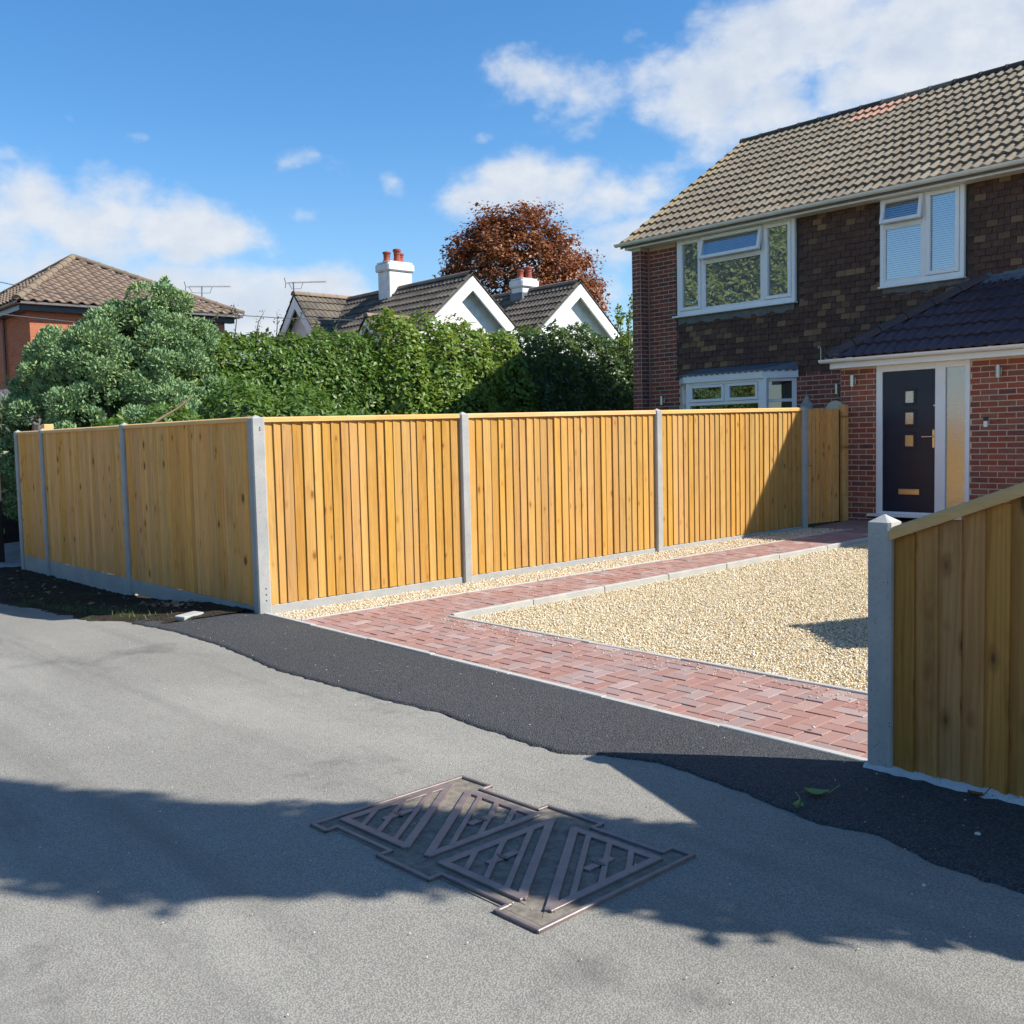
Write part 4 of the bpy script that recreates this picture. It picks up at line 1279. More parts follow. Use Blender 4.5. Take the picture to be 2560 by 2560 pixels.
# verge mortar and undercloak
MB().add([V((-13.06, EY, EZ - 0.09)), V((-13.0, EY, EZ - 0.09)), V((-13.0, RY, RZ - 0.09)), V((-13.06, RY, RZ - 0.09)), V((-13.06, EY, EZ + 0.02)), V((-13.0, EY, EZ + 0.02)), V((-13.0, RY, RZ + 0.02)), V((-13.06, RY, RZ + 0.02))],
         [(0, 1, 2, 3), (4, 7, 6, 5), (0, 4, 5, 1), (0, 3, 7, 4), (1, 5, 6, 2)]).obj('verge', MORTAR, roof)
# fascia, soffit, gutter
MB().cbox(-12.97, 2.0, 14.40, 14.425, ZE - 0.012, EZ, 0.002).obj('fascia', UPVC_D, house)
MB().box(-12.97, 2.0, 14.426, YW + 0.02, ZE - 0.008, ZE + 0.012).obj('soffit', UPVC_D, house)
MB().cbox(-12.98, -12.9, 14.405, 14.62, ZE - 0.02, EZ - 0.01, 0.003).obj('soffit_box_end', UPVC_D, house)
gutter(house, (-13.15, 14.345, EZ + 0.005), (2.0, 14.345, EZ + 0.005), 0.054, (0, -1, 0), UPVC_D)

# upper windows
def window1():
    x0, x1, z0, z1 = W1
    y0, y1 = YW - 0.075, YW - 0.012
    m = MB()
    frame_bars(m, x0, x1, z0, z1, 0.062, y0, y1, wb=0.075, wt=0.085)
    ma, mb_ = KX(-11.855), KX(-10.55)
    m.cbox(ma - 0.03, ma + 0.035, y0 + .002, y1, z0 + .075, z1 - .085, .004)
    m.cbox(mb_ - 0.035, mb_ + 0.03, y0 + .002, y1, z0 + .075, z1 - .085, .004)
    zt = KZ(4.69)
    m.cbox(ma + .035, mb_ - .035, y0 + .004, y1, zt - 0.028, zt + 0.028, .004)
    m.cbox(x0 - 0.09, x1 + 0.02, y0 - 0.05, y1, z0 - 0.03, z0 + 0.001, .005)
    w = m.obj('window', UPVC, house)
    yg = y0 + 0.028
    for a, c in ((x0 + .062, ma - .03), (mb_ + .03, x1 - .062)):
        s = MB()
        frame_bars(s, a + .004, c - .004, z0 + .079, z1 - .089, 0.058, y0 - 0.018, y0 + 0.04, c=.005)
        s.cbox((a + c) / 2 - 0.13, (a + c) / 2 + 0.13, y0 - 0.030, y0 - 0.016, z1 - .089 - 0.036, z1 - .089 - 0.020, .002)
        s.obj('sash', UPVC, w)
        pane(w, a + .055, c - .055, z0 + .13, z1 - .14, yg, GLASS)
        blind(w, a + .05, c - .05, z0 + .1, z1 - .1, YW - 0.027)
    pane(w, ma + .03, mb_ - .03, z0 + .07, zt - .02, yg, GLASS)
    bd = MB()
    frame_bars(bd, ma + .036, mb_ - .036, z0 + .076, zt - .029, 0.022, y0 + .006, y0 + .03)
    bd.obj('bead', UPVC, w)
    blind(w, ma + .03, mb_ - .03, z0 + .08, z1 - .1, YW - 0.027)
    # top-hung vent standing open
    hz = z1 - .087
    Mx = Matrix.Translation((0, y0 - 0.012, hz)) @ Matrix.Rotation(-0.24, 4, 'X') @ Matrix.Translation((0, -(y0 - 0.012), -hz))
    s = MB()
    t = MB()
    frame_bars(t, ma - .004, mb_ + .002, zt + .012, hz, 0.058, y0 - 0.04, y0 + .012, c=.005)
    s.add([Mx @ V(p) for p in t.v], t.f)
    s.obj('sash', UPVC, w)
    pane(w, ma + .05, mb_ - .05, zt + .065, hz - .05, y0 - 0.012, GLASS, Mx)
    return w
window1()
def window2():
    x0, x1, z0, z1 = W2
    y0, y1 = YW - 0.075, YW - 0.012
    m = MB()
    frame_bars(m, x0, x1, z0, z1, 0.064, y0, y1, wb=0.075, wt=0.09)
    mx = KX(-7.66)
    m.cbox(mx - 0.032, mx + 0.032, y0 + .002, y1, z0 + .075, z1 - .09, .004)
    zt = KZ(4.725)
    m.cbox(x0 + .064, mx - .032, y0 + .004, y1, zt - 0.03, zt + 0.028, .004)
    m.cbox(x0 - 0.015, x1 + 0.015, y0 - 0.04, y1, z0 - 0.028, z0 + .001, .005)
    w = m.obj('window', UPVC, house)
    yg = y0 + 0.028
    a, c = mx + .032, x1 - .064
    s = MB()
    frame_bars(s, a + .004, c - .004, z0 + .079, z1 - .094, 0.058, y0 - 0.018, y0 + 0.04, c=.005)
    s.cbox((a + c) / 2 - 0.12, (a + c) / 2 + 0.12, y0 - 0.030, y0 - 0.016, z1 - .094 - 0.036, z1 - .094 - 0.02, .002)
    s.obj('sash', UPVC, w)
    pane(w, a + .055, c - .055, z0 + .13, z1 - .145, yg, GLASS)
    blind(w, a + .05, c - .05, z0 + .1, z1 - .12, YW - 0.027, 0.032)
    pane(w, x0 + .06, mx - .03, z0 + .07, zt - .025, yg, GLASS)
    bd = MB()
    frame_bars(bd, x0 + .065, mx - .033, z0 + .076, zt - .031, 0.022, y0 + .006, y0 + .03)
    bd.obj('bead', UPVC, w)
    blind(w, x0 + .06, mx - .03, z0 + .08, z1 - .11, YW - 0.027, 0.032)
    hz = z1 - .092
    Mx = Matrix.Translation((0, y0 - 0.012, hz)) @ Matrix.Rotation(-0.24, 4, 'X') @ Matrix.Translation((0, -(y0 - 0.012), -hz))
    t = MB()
    frame_bars(t, x0 + .05, mx - .0, zt + .012, hz, 0.055, y0 - 0.04, y0 + .012, c=.005)
    s = MB()
    s.add([Mx @ V(p) for p in t.v], t.f)
    s.obj('sash', UPVC, w)
    pane(w, x0 + .1, mx - .05, zt + .062, hz - .05, y0 - 0.012, GLASS, Mx)
    st = MB().tube([(x0 + .3, y0 - .07, zt + .08), (x0 + .33, y0 + .01, zt + .02)], 0.006, 6)
    st.obj('window_stay', UPVC, w)
window2()
def flashing(x0, x1, z, d, seed, name='lead_flashing'):
    r = np.random.default_rng(seed)
    xs = np.arange(x0, x1, 0.04)
    v, f = [], []
    for i, xx in enumerate(xs):
        low = z - d * (0.62 + 0.38 * abs(math.sin((xx - x0) * 8.6 + seed))) + r.normal(0, 0.006)
        v += [(xx, YW - 0.03, z), (xx, YW - 0.030, (z + low) / 2), (xx, YW - 0.026, low)]
        if i: f += [(3 * i - 3, 3 * i, 3 * i + 1, 3 * i - 2), (3 * i - 2, 3 * i + 1, 3 * i + 2, 3 * i - 1)]
    mobj(name, np_mesh(name, np.array(v), f, LEAD, smooth=True), house)
flashing(W1[0] - 0.02, W1[1] + 0.0, W1[2] - 0.025, 0.14, 2)
flashing(W2[0] + 0.02, W2[1] + 0.1, W2[2] - 0.02, 0.13, 5)

# ground-floor bay window
def bay_window():
    yf = 14.262
    P = [V((-11.87, YW - .01, 0)), V((-11.46, yf, 0)), V((-9.90, yf, 0)), V((-9.50, YW - .01, 0))]
    zt, zf0, zf1 = 2.43, 2.445, 2.585
    # fascia and lead roof
    m = MB()
    def off(p, k, z):
        c = V((-10.68, YW + .6, 0)); d = (V((p.x, p.y, 0)) - c).normalized()
        return V((p.x + d.x * k, p.y + d.y * k, z))
    o = [off(p, 0.05, 0) for p in P]
    for i in range(3):
        a, c = o[i], o[i + 1]
        ia, ic = off(P[i], 0.0, 0), off(P[i + 1], 0.0, 0)
        m.add([V((a.x, a.y, zf0)), V((c.x, c.y, zf0)), V((c.x, c.y, zf1)), V((a.x, a.y, zf1)), V((ia.x, ia.y, zf0)), V((ic.x, ic.y, zf0))], [(0, 1, 2, 3), (4, 5, 1, 0)])
    w = m.obj('bay_window', UPVC, house)
    l = MB()
    top = [V((p.x, p.y, zf1 + 0.004)) for p in [off(q, 0.065, 0) for q in P]]
    bk = [V((-11.87, YW - 0.012, zf1 + 0.12)), V((-11.5, YW - 0.012, zf1 + 0.12)), V((-9.85, YW - .012, zf1 + 0.12)), V((-9.50, YW - .012, zf1 + .12))]
    for i in range(3):
        l.add([top[i], top[i + 1], bk[i + 1], bk[i]], [(0, 1, 2, 3)])
        # scalloped dressed edge
        d = top[i + 1] - top[i]
        n = max(2, int(d.length / 0.02))
        row = []
        for k in range(n + 1):
            p = top[i] + d * (k / n)
            dz = 0.012 + 0.028 * abs(math.sin(k / n * d.length / 0.115 * math.pi))
            row += [p, V((p.x, p.y - 0.003, p.z - dz))]
        l.add(row, [(2 * k, 2 * k + 1, 2 * k + 3, 2 * k + 2) for k in range(n)])
    l.obj('lead_flashing', LEAD, w)
    # frames
    f = MB()
    zb = 0.9
    tr0, tr1 = 2.045, 2.10
    x0, x1 = -11.46, -9.90
    f.cbox(x0, x0 + .08, yf, yf + .07, zb, zt + .02, .004)
    f.cbox(x1 - .07, x1 + .09, yf - .004, yf + .07, zb, zt + .02, .004)
    f.cbox(x0 + .08, x1 - .07, yf + .002, yf + .07, 2.40, zt + .02, .004)
    f.cbox(x0 + .08, x1 - .07, yf + .002, yf + .07, tr0, tr1, .004)
    f.cbox(-10.65, -10.59, yf + .002, yf + .07, tr1, 2.40, .004)
    f.cbox(x0 + .08, x1 - .07, yf + .002, yf + .07, zb, zb + .07, .004)
    def side(a, c):
        d = (c - a); L = d.length; d = d.normalized()
        M = basis(d, V((-d.y, d.x, 0)), V((0, 0, 1)), a)
        f.cbox(0, .06, 0, .06, zb, zt + .02, .004, M)
        f.cbox(L - .07, L, 0, .06, zb, zt + .02, .004, M)
        for q0, q1 in ((2.39, zt + .02), (tr0 + .01, tr1 + .005), (zb, zb + .07)):
            f.cbox(.06, L - .07, .002, .06, q0, q1, .004, M)
        for q0, q1 in ((tr1, 2.395), (zb + .06, tr0 + .02)):
            vs = [M @ V(p) for p in ((.05, .03, q0), (L - .06, .03, q0), (L - .06, .03, q1), (.05, .03, q1))]
            MB().add(vs, [(0, 1, 2, 3)]).obj('pane', GLASS_B, w)
    side(P[0], P[1])
    side(P[2], P[3])
    f.obj('frame', UPVC, w)
    for a, c in ((x0 + .08, -10.65), (-10.59, x1 - .07)):
        s = MB()
        frame_bars(s, a + .004, c - .004, tr1 + .004, 2.396, 0.05, yf - .016, yf + .04, c=.005)
        s.obj('sash', UPVC, w)
        pane(w, a + .05, c - .05, tr1 + .05, 2.35, yf + .02, GLASS_B)
    pane(w, x0 + .07, x1 - .06, zb + .06, tr0 + .01, yf + .03, GLASS_B)
    # dark panels stand in for the unlit interior, brick plinth below
    r = MB()
    r.prism([(-11.80, YW - .02), (-11.43, yf + .10), (-9.93, yf + .10), (-9.56, YW - .02)], zb + .01, zb + .02)
    r.box(-11.84, -9.53, YW - .016, YW - .008, zb, 2.5)
    r.obj('unlit_panel', UNLIT, w)
    MB().prism([(-11.86, YW), (-11.45, yf + .02), (-9.91, yf + .02), (-9.51, YW)], 0.0, zb).obj('plinth', BRICK_D, w)
bay_window()

# porch
def porch():
    pb = MB()
    # front wall left of the door, right of the door, sides, over the door
    pb.box(-7.905, -7.355, YP + .008, YP + .11, -0.1, 2.47)
    pb.box(-6.050, -2.6, YP + .008, YP + .11, -0.1, 2.47)
    pb.box(-7.905, -7.80, YP + .11, YW, -0.1, 2.47)
    pb.box(-2.7, -2.6, YP + .11, YW, -0.1, 2.47)
    pw = pb.obj('porch_wall', MORTAR, house)
    z0 = 0.243
    bm_ = brick_mats((-7.905, YP + .008), (1, 0), (0, -1), 0.55, z0, z0 + 29 * .075, shift=0.06)
    bm_ += brick_mats((-6.050, YP + .008), (1, 0), (0, -1), 1.95, z0, z0 + 29 * .075, shift=0.02)
    pieces(pw, 'brick', UNIT_V, UNIT_F, bm_, BRICK, 205, 'brick_field')
    MB().box(-7.80, -2.7, YP + .12, YW - .02, 0.2, 0.3).obj('hall_floor', UNLIT, pw)
    # roof
    ey, ez = 13.095, 2.585
    ty, tz = YW - 0.012, 3.62
    p = math.atan2(tz - ez, ty - ey)
    vx = V((0, math.cos(p), math.sin(p)))
    hx0, hx1 = -8.02, -8.02 + (ty - ey)
    rb = MB()
    rb.add([V((hx0, ey, ez - .03)), V((-2.2, ey, ez - .03)), V((-2.2, ty, tz - .03)), V((hx1, ty, tz - .03)), V((hx0, ty, ez - .03)),
            V((hx0, ey, ez - .07)), V((-2.2, ey, ez - .07)), V((-2.2, ty, ez - .07)), V((hx0, ty, ez - .07))], [(0, 1, 2, 3), (0, 3, 4), (5, 8, 7, 6), (0, 5, 6, 1), (0, 4, 8, 5), (1, 6, 7, 2)])
    pr_ = rb.obj('porch_roof', PORCHT, house)
    T = tile_template(0.30, 0.315, [(0, 0), (0.06, .004), (0.14, .018), (0.22, .026), (0.30, .018), (0.40, .002), (0.5, 0.0), (0.56, .004), (0.64, .018), (0.72, .026), (0.80, .018), (0.90, .002), (1.0, 0.0)], lift=0.032, thick=0.024)
    hip_n = V((1, -1, 0)).normalized()
    roof_plane(pr_, 'porch_tile', PORCHT, (hx0 - 0.2, ey - 0.01, ez - 0.012), (1, 0, 0), vx, 5.6, 6, 0.315, 0.30, T, planes=[((hx0, ey, 0), hip_n), ((0, ty - 0.004, 0), (0, -1, 0))], cap=200)
    half_round(pr_, 'hip_tile', (hx0 + .02, ey + .02, ez + .0), (hx1, ty, tz + .02), 0.115, 0.41, lambda k, q: PORCHR)
    # mortar bed at the foot of the hip and lead against the wall
    MB().cbox(hx0 - .01, hx0 + .2, ey - .015, ey + .11, ez - .02, ez + .05, .01).obj('hip_bedding', MORTAR_G, pr_)
    l = MB()
    xs = np.arange(hx1 - 0.02, -2.4, 0.025)
    row = []
    for xx in xs:
        dz = 0.02 * math.sin((xx) / 0.15 * 2 * math.pi)
        row += [V((xx, ty - .012, tz + .09)), V((xx, ty - .03, tz + .04)), V((xx, ty - .17, tz - .085 + dz))]
    l.add(row, [(3 * k + j, 3 * k + 3 + j, 3 * k + 4 + j, 3 * k + 1 + j) for k in range(len(xs) - 1) for j in (0, 1)])
    l.obj('lead_flashing', LEAD, pr_)
    # fascia and gutter
    MB().cbox(-7.975, -2.4, 13.15, 13.172, 2.437, 2.575, .002).obj('fascia', UPVC, house)
    MB().box(-7.975, -2.4, 13.173, YP + .03, 2.44, 2.452).obj('soffit', UPVC, house)
    MB().cbox(-7.99, -7.93, 13.16, YP + .05, 2.43, 2.57, .003).obj('soffit_box_end', UPVC, house)
    gutter(house, (-8.105, 13.095, 2.566), (-2.3, 13.095, 2.566), 0.052, (0, -1, 0), UPVC)
    hk = MB().tube([(-8.07, 13.06, 2.56), (-8.07, 13.06, 2.70), (-8.072, 13.055, 2.745), (-8.085, 13.05, 2.765), (-8.105, 13.05, 2.755), (-8.108, 13.05, 2.735), (-8.098, 13.05, 2.73)], 0.005, 6)
    hk.obj('gutter_hook', STEEL, house)
    # door set
    fx0, fx1, fz0, fz1 = -7.353, -6.052, 0.395, 2.455
    y0 = YP - 0.004
    m = MB()
    m.cbox(fx0, -7.265, y0, y0 + .07, fz0, fz1, .004)
    m.cbox(-6.513, -6.375, y0, y0 + .07, fz0, fz1, .004)
    m.cbox(-6.112, fx1, y0, y0 + .07, fz0, fz1, .004)
    m.cbox(-7.265, -6.513, y0 + .001, y0 + .07, 2.352, fz1, .004)
    m.cbox(-6.375, -6.112, y0 + .001, y0 + .07, 2.358, fz1, .004)
    m.cbox(-6.375, -6.112, y0 + .001, y0 + .07, fz0, fz0 + .09, .004)
    m.cbox(-7.265, -6.513, y0 + .001, y0 + .07, fz0, fz0 + .035, .004)
    m.cbox(-7.445, -6.0, y0 - .09, y0 + .06, fz0 - .035, fz0 - .001, .006)
    dset = m.obj('door_frame', UPVC, house)
    d = MB()
    dx0, dx1, dz0, dz1 = -7.262, -6.516, .432, 2.349
    d.cbox(dx0, dx1, y0 + .018, y0 + .062, dz0, dz1, .003)
    lv = [(KZ(2.132), KZ(1.896)), (KZ(1.831), KZ(1.592)), (KZ(1.51), KZ(1.279))]
    lx0, lx1 = KX(-7.285), KX(-7.086)
    for a, c in lv:
        frame_bars(d, lx0, lx1, c, a, 0.036, y0 + .006, y0 + .020, c=.004)
    door = d.obj('door', DOORP, house)
    for a, c in lv:
        pane(door, lx0 + .035, lx1 - .035, c + .035, a - .035, y0 + .0165, OBSC)
    h = MB()
    hx = KX(-6.827)
    h.cbox(hx - .017, hx + .017, y0 + .004, y0 + .02, KZ(1.291), KZ(1.548), .005)
    h.tube([(hx, y0 + .004, KZ(1.45)), (hx, y0 - .045, KZ(1.45)), (hx - .02, y0 - .05, KZ(1.45)), (hx - .135, y0 - .05, KZ(1.449))], .0095, 8)
    h.obj('handle', BRASS, door)
    bx = MB()
    frame_bars(bx, KX(-7.34), KX(-7.035), KZ(.63), KZ(.709), .011, y0 + .006, y0 + .02, c=.002)
    bx.cbox(KX(-7.34) + .011, KX(-7.035) - .011, y0 + .011, y0 + .019, KZ(.63) + .011, KZ(.709) - .011, .002)
    bx.obj('letterbox', BRASS, door)
    MB().tube([(KX(-6.82), y0 + .019, KZ(1.88)), (KX(-6.82), y0 + .010, KZ(1.88))], .011, 10).obj('lock', STEEL, door)
    pane(dset, -6.378, -6.109, fz0 + .085, 2.362, y0 + .03, OBSC)
    MB().box(-6.40, -6.09, y0 + .075, y0 + .08, fz0, 2.40).obj('side_panel_backing', UNLIT, dset)
porch()

def wall_lamp(x, y, z, label):
    t = thing('wall_lamp', (x, y, z - .1), label, 'lamp', 'steel up and down wall lamps on the house')
    MB().cbox(x - .02, x + .02, y - .03, y, z - .05, z + .05, .004).obj('back_plate', STEEL, t)
    MB().tube([(x, y - .02, z - .01), (x, y - .06, z - .01)], .008, 8).obj('arm', STEEL, t)
    MB().lathe([(.0, -.08), (.031, -.08), (.031, .078), (.027, .082), (.0, .082)], (x - .0, y - .088, z), 16).obj('lamp_shade', STEEL, t, smooth=False)
wall_lamp(KX(-8.021) , YP, KZ(2.285), 'steel cylinder wall lamp on the porch brickwork beside the side gate')
wall_lamp(KX(-5.916), YP, KZ(2.293), 'steel cylinder wall lamp on the porch brickwork near the doorbell')
wall_lamp(-12.29, YW, 2.185, 'steel cylinder wall lamp on the brickwork next to the bay window')
wall_lamp(-8.73, YW, 2.215, 'steel cylinder wall lamp on the shaded wall behind the gate')
db = thing('doorbell', (KX(-6.1), YP, KZ(1.564)), 'small black and white video doorbell on the brick wall', 'doorbell')
MB().cbox(KX(-6.1) - .024, KX(-6.1) + .024, YP - .028, YP, KZ(1.564), KZ(1.645), .004).obj('button_plate', UPVC, db)
MB().cbox(KX(-6.1) - .0245, KX(-6.1) + .0245, YP - .030, YP, KZ(1.646), KZ(1.696), .004).obj('camera_head', BLACK, db)
MB().tube([(KX(-6.1), YP - .027, KZ(1.602)), (KX(-6.1), YP - .031, KZ(1.602))], .011, 14).obj('bell_button', STEEL, db)

# ------------------------------------------------------------------ manhole cover in the road
def manhole():
    O = V((-3.60, 2.068, 0.0))
    ang = math.radians(1.9)
    R = Matrix.Translation(O) @ Matrix.Rotation(ang, 4, 'Z')
    L, D = 1.295, 0.80
    root = thing('manhole_cover', (-2.95, 2.5, 0), 'cast iron duct cover of four triangular plates set in the asphalt', 'manhole cover')
    zt = 0.013
    # frame: thin raised rim with stepped lugs, on a dark tray
    MB().box(0.0, L, 0.035, D - 0.035, -0.02, 0.0035, R).obj('tray', INFILL, root)
    f = MB()
    w = 0.018
    def bar(x0, y0, x1, y1, wd=w, z1=zt):
        d = V((x1 - x0, y1 - y0, 0)); Ln = d.length; d = d.normalized()
        M = R @ basis(d, V((-d.y, d.x, 0)), V((0, 0, 1)), V((x0, y0, 0)))
        f.cbox(-wd / 2, Ln + wd / 2, -wd / 2, wd / 2, -0.02, z1 + random.gauss(0, .0004), .003, M)
    bottom = [(0.0, 0.0), (0.095, 0.0), (0.095, 0.055), (0.45, 0.055), (0.45, 0.0), (0.75, 0.0), (0.75, 0.055), (1.10, 0.055), (1.10, 0.0), (L, 0.0)]
    top = [(x, D - y) for x, y in [(0.0, 0.0), (0.19, 0.0), (0.19, 0.055), (0.55, 0.055), (0.55, 0.0), (0.85, 0.0), (0.85, 0.055), (1.20, 0.055), (1.20, 0.0), (L, 0.0)]]
    for ring in (bottom, top):
        for a, c in zip(ring, ring[1:]): bar(*a, *c)
    bar(0, 0, 0, D); bar(L, 0, L, D)
    f.obj('frame', IRON, root)
    f = MB()
    for px_, py_, w_, h_ in ((0.455, 0.01, .29, .045), (1.105, .01, .18, .045), (0.01, D - .055, .17, .045), (.56, D - .055, .28, .045), (1.205, D - .055, .08, .045), (0.005, .01, .085, .04)):
        f.box(px_, px_ + w_, py_, py_ + h_, -0.02, 0.0028, R)
    f.obj('lug_bed', INFILL, root)
    # plates
    def plate(tri, bars, cross, slot):
        tri = [V((*p, 0)) for p in tri]
        c = (tri[0] + tri[1] + tri[2]) / 3
        m = MB()
        m.prism([(p.x, p.y) for p in tri], -0.015, 0.0055, R)
        base = m.obj('cover_plate', INFILL, root)
        r = MB()
        def rib(p, q, wd):
            p, q = V(p), V(q)
            d = q - p; Ln = d.length; d = d.normalized()
            M = R @ basis(d, V((-d.y, d.x, 0)), V((0, 0, 1)), p)
            r.cbox(0, Ln, -wd / 2, wd / 2, 0.002, 0.0150 + random.gauss(0, .0004), .002, M)
        la, lb_, lc = (tri[1] - tri[2]).length, (tri[2] - tri[0]).length, (tri[0] - tri[1]).length
        inc = (tri[0] * la + tri[1] * lb_ + tri[2] * lc) / (la + lb_ + lc)
        inr = (lc + lb_ - la) / 2 if abs((tri[1] - tri[0]).dot(tri[2] - tri[0])) < 1e-4 else 0.155
        it = [inc + (p - inc) * (1 - 0.018 / 0.155) for p in tri]
        for k in range(3):
            p, q = it[k], it[(k + 1) % 3]
            d = (q - p).normalized()
            rib(p - d * 0.012, q + d * 0.012, 0.036)
        for p, q in bars: rib((*p, 0), (*q, 0), 0.024)
        for p, q in cross: rib((*p, 0), (*q, 0), 0.034)
        r.obj('rib', IRON, base)
        s = MB()
        sx, sy = slot
        ring = []
        for k in range(14):
            w_ = 2 * math.pi * k / 14
            ring.append((sx + .021 * math.cos(w_) * (1 + .5 * abs(math.cos(w_))), sy + .012 * math.sin(w_)))
        s.prism(ring, 0.010, 0.0162, R)
        s.obj('key_slot', BLACK, base)
    for o in (0.0, 0.632):
        # lower-left plate: right angle at lower left
        a = [(o + .035, .10), (o + .035, .735), (o + .50, .10)]
        hyp = V((.465, -.635, 0)).normalized()
        bl = []
        for t in (.27, .50, .73):
            p = (o + .06, .10 + .635 * t + .0)
            q = (o + .06 + (.635 * t - .03) * .465 / .635, .13)
            bl.append((p, q))
        plate(a, bl, [((o + .175, .225), (o + .175, .375))], (o + .175, .30))
        bq = [(o + .61, .70), (o + .61, .07), (o + .145, .70)]
        bl = []
        for t in (.27, .50, .73):
            p = (o + .585, .70 - .63 * t)
            q = (o + .585 - (.63 * t - .03) * .465 / .63, .67)
            bl.append((p, q))
        plate(bq, bl, [((o + .47, .43), (o + .47, .575))], (o + .47, .50))
manhole()

# ------------------------------------------------------------------ small things on the ground
def fallen_leaf(x, y, ln, rot, mat, label, curl=0.25):
    m = MB()
    n = 7
    vs = []
    for i in range(n):
        t = i / (n - 1)
        wd = ln * 0.30 * math.sin(math.pi * min(1, t * 1.05 + .02)) ** .8
        zz = 0.016 + curl * ln * (t - .5) ** 2
        vs += [V((t * ln, -wd, zz + .012)), V((t * ln, 0, zz)), V((t * ln, wd, zz + .014))]
    fs = []
    for i in range(n - 1):
        for j in (0, 1): fs.append((3 * i + j, 3 * i + 3 + j, 3 * i + 4 + j, 3 * i + 1 + j))
    M = Matrix.Translation((x, y, Hf(x, y) + .006)) @ Matrix.Rotation(rot, 4, 'Z')
    m.add([M @ p for p in vs], fs)
    o = m.obj('fallen_leaf', mat)
    st = MB().tube([M @ V((ln * .98, 0, .016 + curl * ln * .25)), M @ V((ln * 1.2, .01, .03 + curl * ln * .3)), M @ V((ln * 1.4, .03, .055))], .0022, 5)
    tag(o, label, 'leaf', 'fallen leaves on the tarmac')
    st.obj('stalk', mat, o)
fallen_leaf(-2.385, 3.725, .105, 0.55, L_FALL, 'larger curled green leaf lying on the new black tarmac', .5)
fallen_leaf(-2.30, 3.535, .075, 1.9, L_FALL, 'smaller green leaf lying at the ragged edge of the new tarmac', .6)
fallen_leaf(-1.90, 4.19, .06, 0.2, L_BROWN, 'dry brown leaf against the foot of the raked fence', .5)
def pebble(x, y, s, label, mat=PEBBLE):
    v = ICO_V * np.array([s, s * .8, s * .55]) * (1 + .15 * rng.normal(size=(12, 1)))
    v = v + np.array([x, y, Hf(x, y) + .012 + s * .4])
    o = mobj('pebble', np_mesh('pebble', v, ICO_F, mat, smooth=True))
    tag(o, label, 'pebble', 'stray pebbles')
pebble(-1.686, 3.81, .014, 'pale pebble lying alone on shaded black tarmac under the raked fence')
pebble(-2.90, 4.62, .012, 'pale pebble lying on the red block paving')
pebble(-1.62, 3.25, .009, 'small pale pebble on the shaded grey road')
# scattered crumbs of stone on road and tarmac: nobody could count them
N = 1100
cx = np.concatenate([rng.uniform(-9, 0.5, 700), rng.uniform(-6.9, -2.6, 300), rng.uniform(-7.7, -6.9, 100)])
cy = np.concatenate([rng.uniform(1.0, 5.3, 700), 5.36 - np.abs(rng.normal(0, .14, 300)), rng.uniform(5.0, 11.0, 100)])
s = np.concatenate([rng.uniform(.0015, .0045, 700), rng.uniform(.003, .009, 400)])
vv = (ICO_V[None] * s[:, None, None] * np.array([1, .8, .6])) + np.stack([cx, cy, H(cx, cy) + .004 + .012 * (cy > 3.45) * (cy < 4.4) + .002], 1)[:, None, :]
tag(mobj('grit', np_mesh('grit', vv.reshape(-1, 3), (ICO_F[None] + (np.arange(N) * 12)[:, None, None]).reshape(-1, 3), GRAVW, np.repeat(rng.random(N), 12))), 'pale grit scattered over road and new tarmac', 'grit', kind='stuff')
# flat slab lying by the corner, dead plant litter on the verge
sl = MB().cbox(-.135, .135, -.055, .055, 0, .035, .005).obj('stone_slab', CONC, world=Matrix.Translation((-8.76, 3.86, Hf(-8.76, 3.86) + .016)) @ Matrix.Rotation(2.05, 4, 'Z') @ Matrix.Rotation(.06, 4, 'X'))
tag(sl, 'small flat concrete slab lying on tarmac beside the fence corner', 'slab')
def litter():
    N = 260
    x = np.concatenate([rng.normal(-9.75, .22, 160), rng.uniform(-15.3, -8.8, 100)])
    y = np.concatenate([rng.normal(4.12, .07, 160), rng.uniform(3.5, 4.35, 100)])
    z = H(x, y) + .03 + .03 * rng.random(N)
    an = rng.random(N) * 6.28
    l = rng.uniform(.015, .045, N)
    d = np.stack([np.cos(an) * l, np.sin(an) * l, rng.normal(0, .008, N)], 1)
    s = np.stack([-np.sin(an) * l * .4, np.cos(an) * l * .4, rng.normal(0, .006, N)], 1)
    c = np.stack([x, y, z], 1)
    v = np.stack([c - d, c + s, c + d, c - s], 1).reshape(-1, 3)
    tag(mobj('leaf_litter', np_mesh('leaf_litter', v, np.arange(4 * N).reshape(-1, 4), mat_simple('dead_leaf', (.30, .21, .14), (.17, .10, .06), 3.0, .9), np.repeat(rng.random(N), 4))), 'heap of dry leaf litter under the roadside gravel board', 'leaf litter', kind='stuff')
litter()

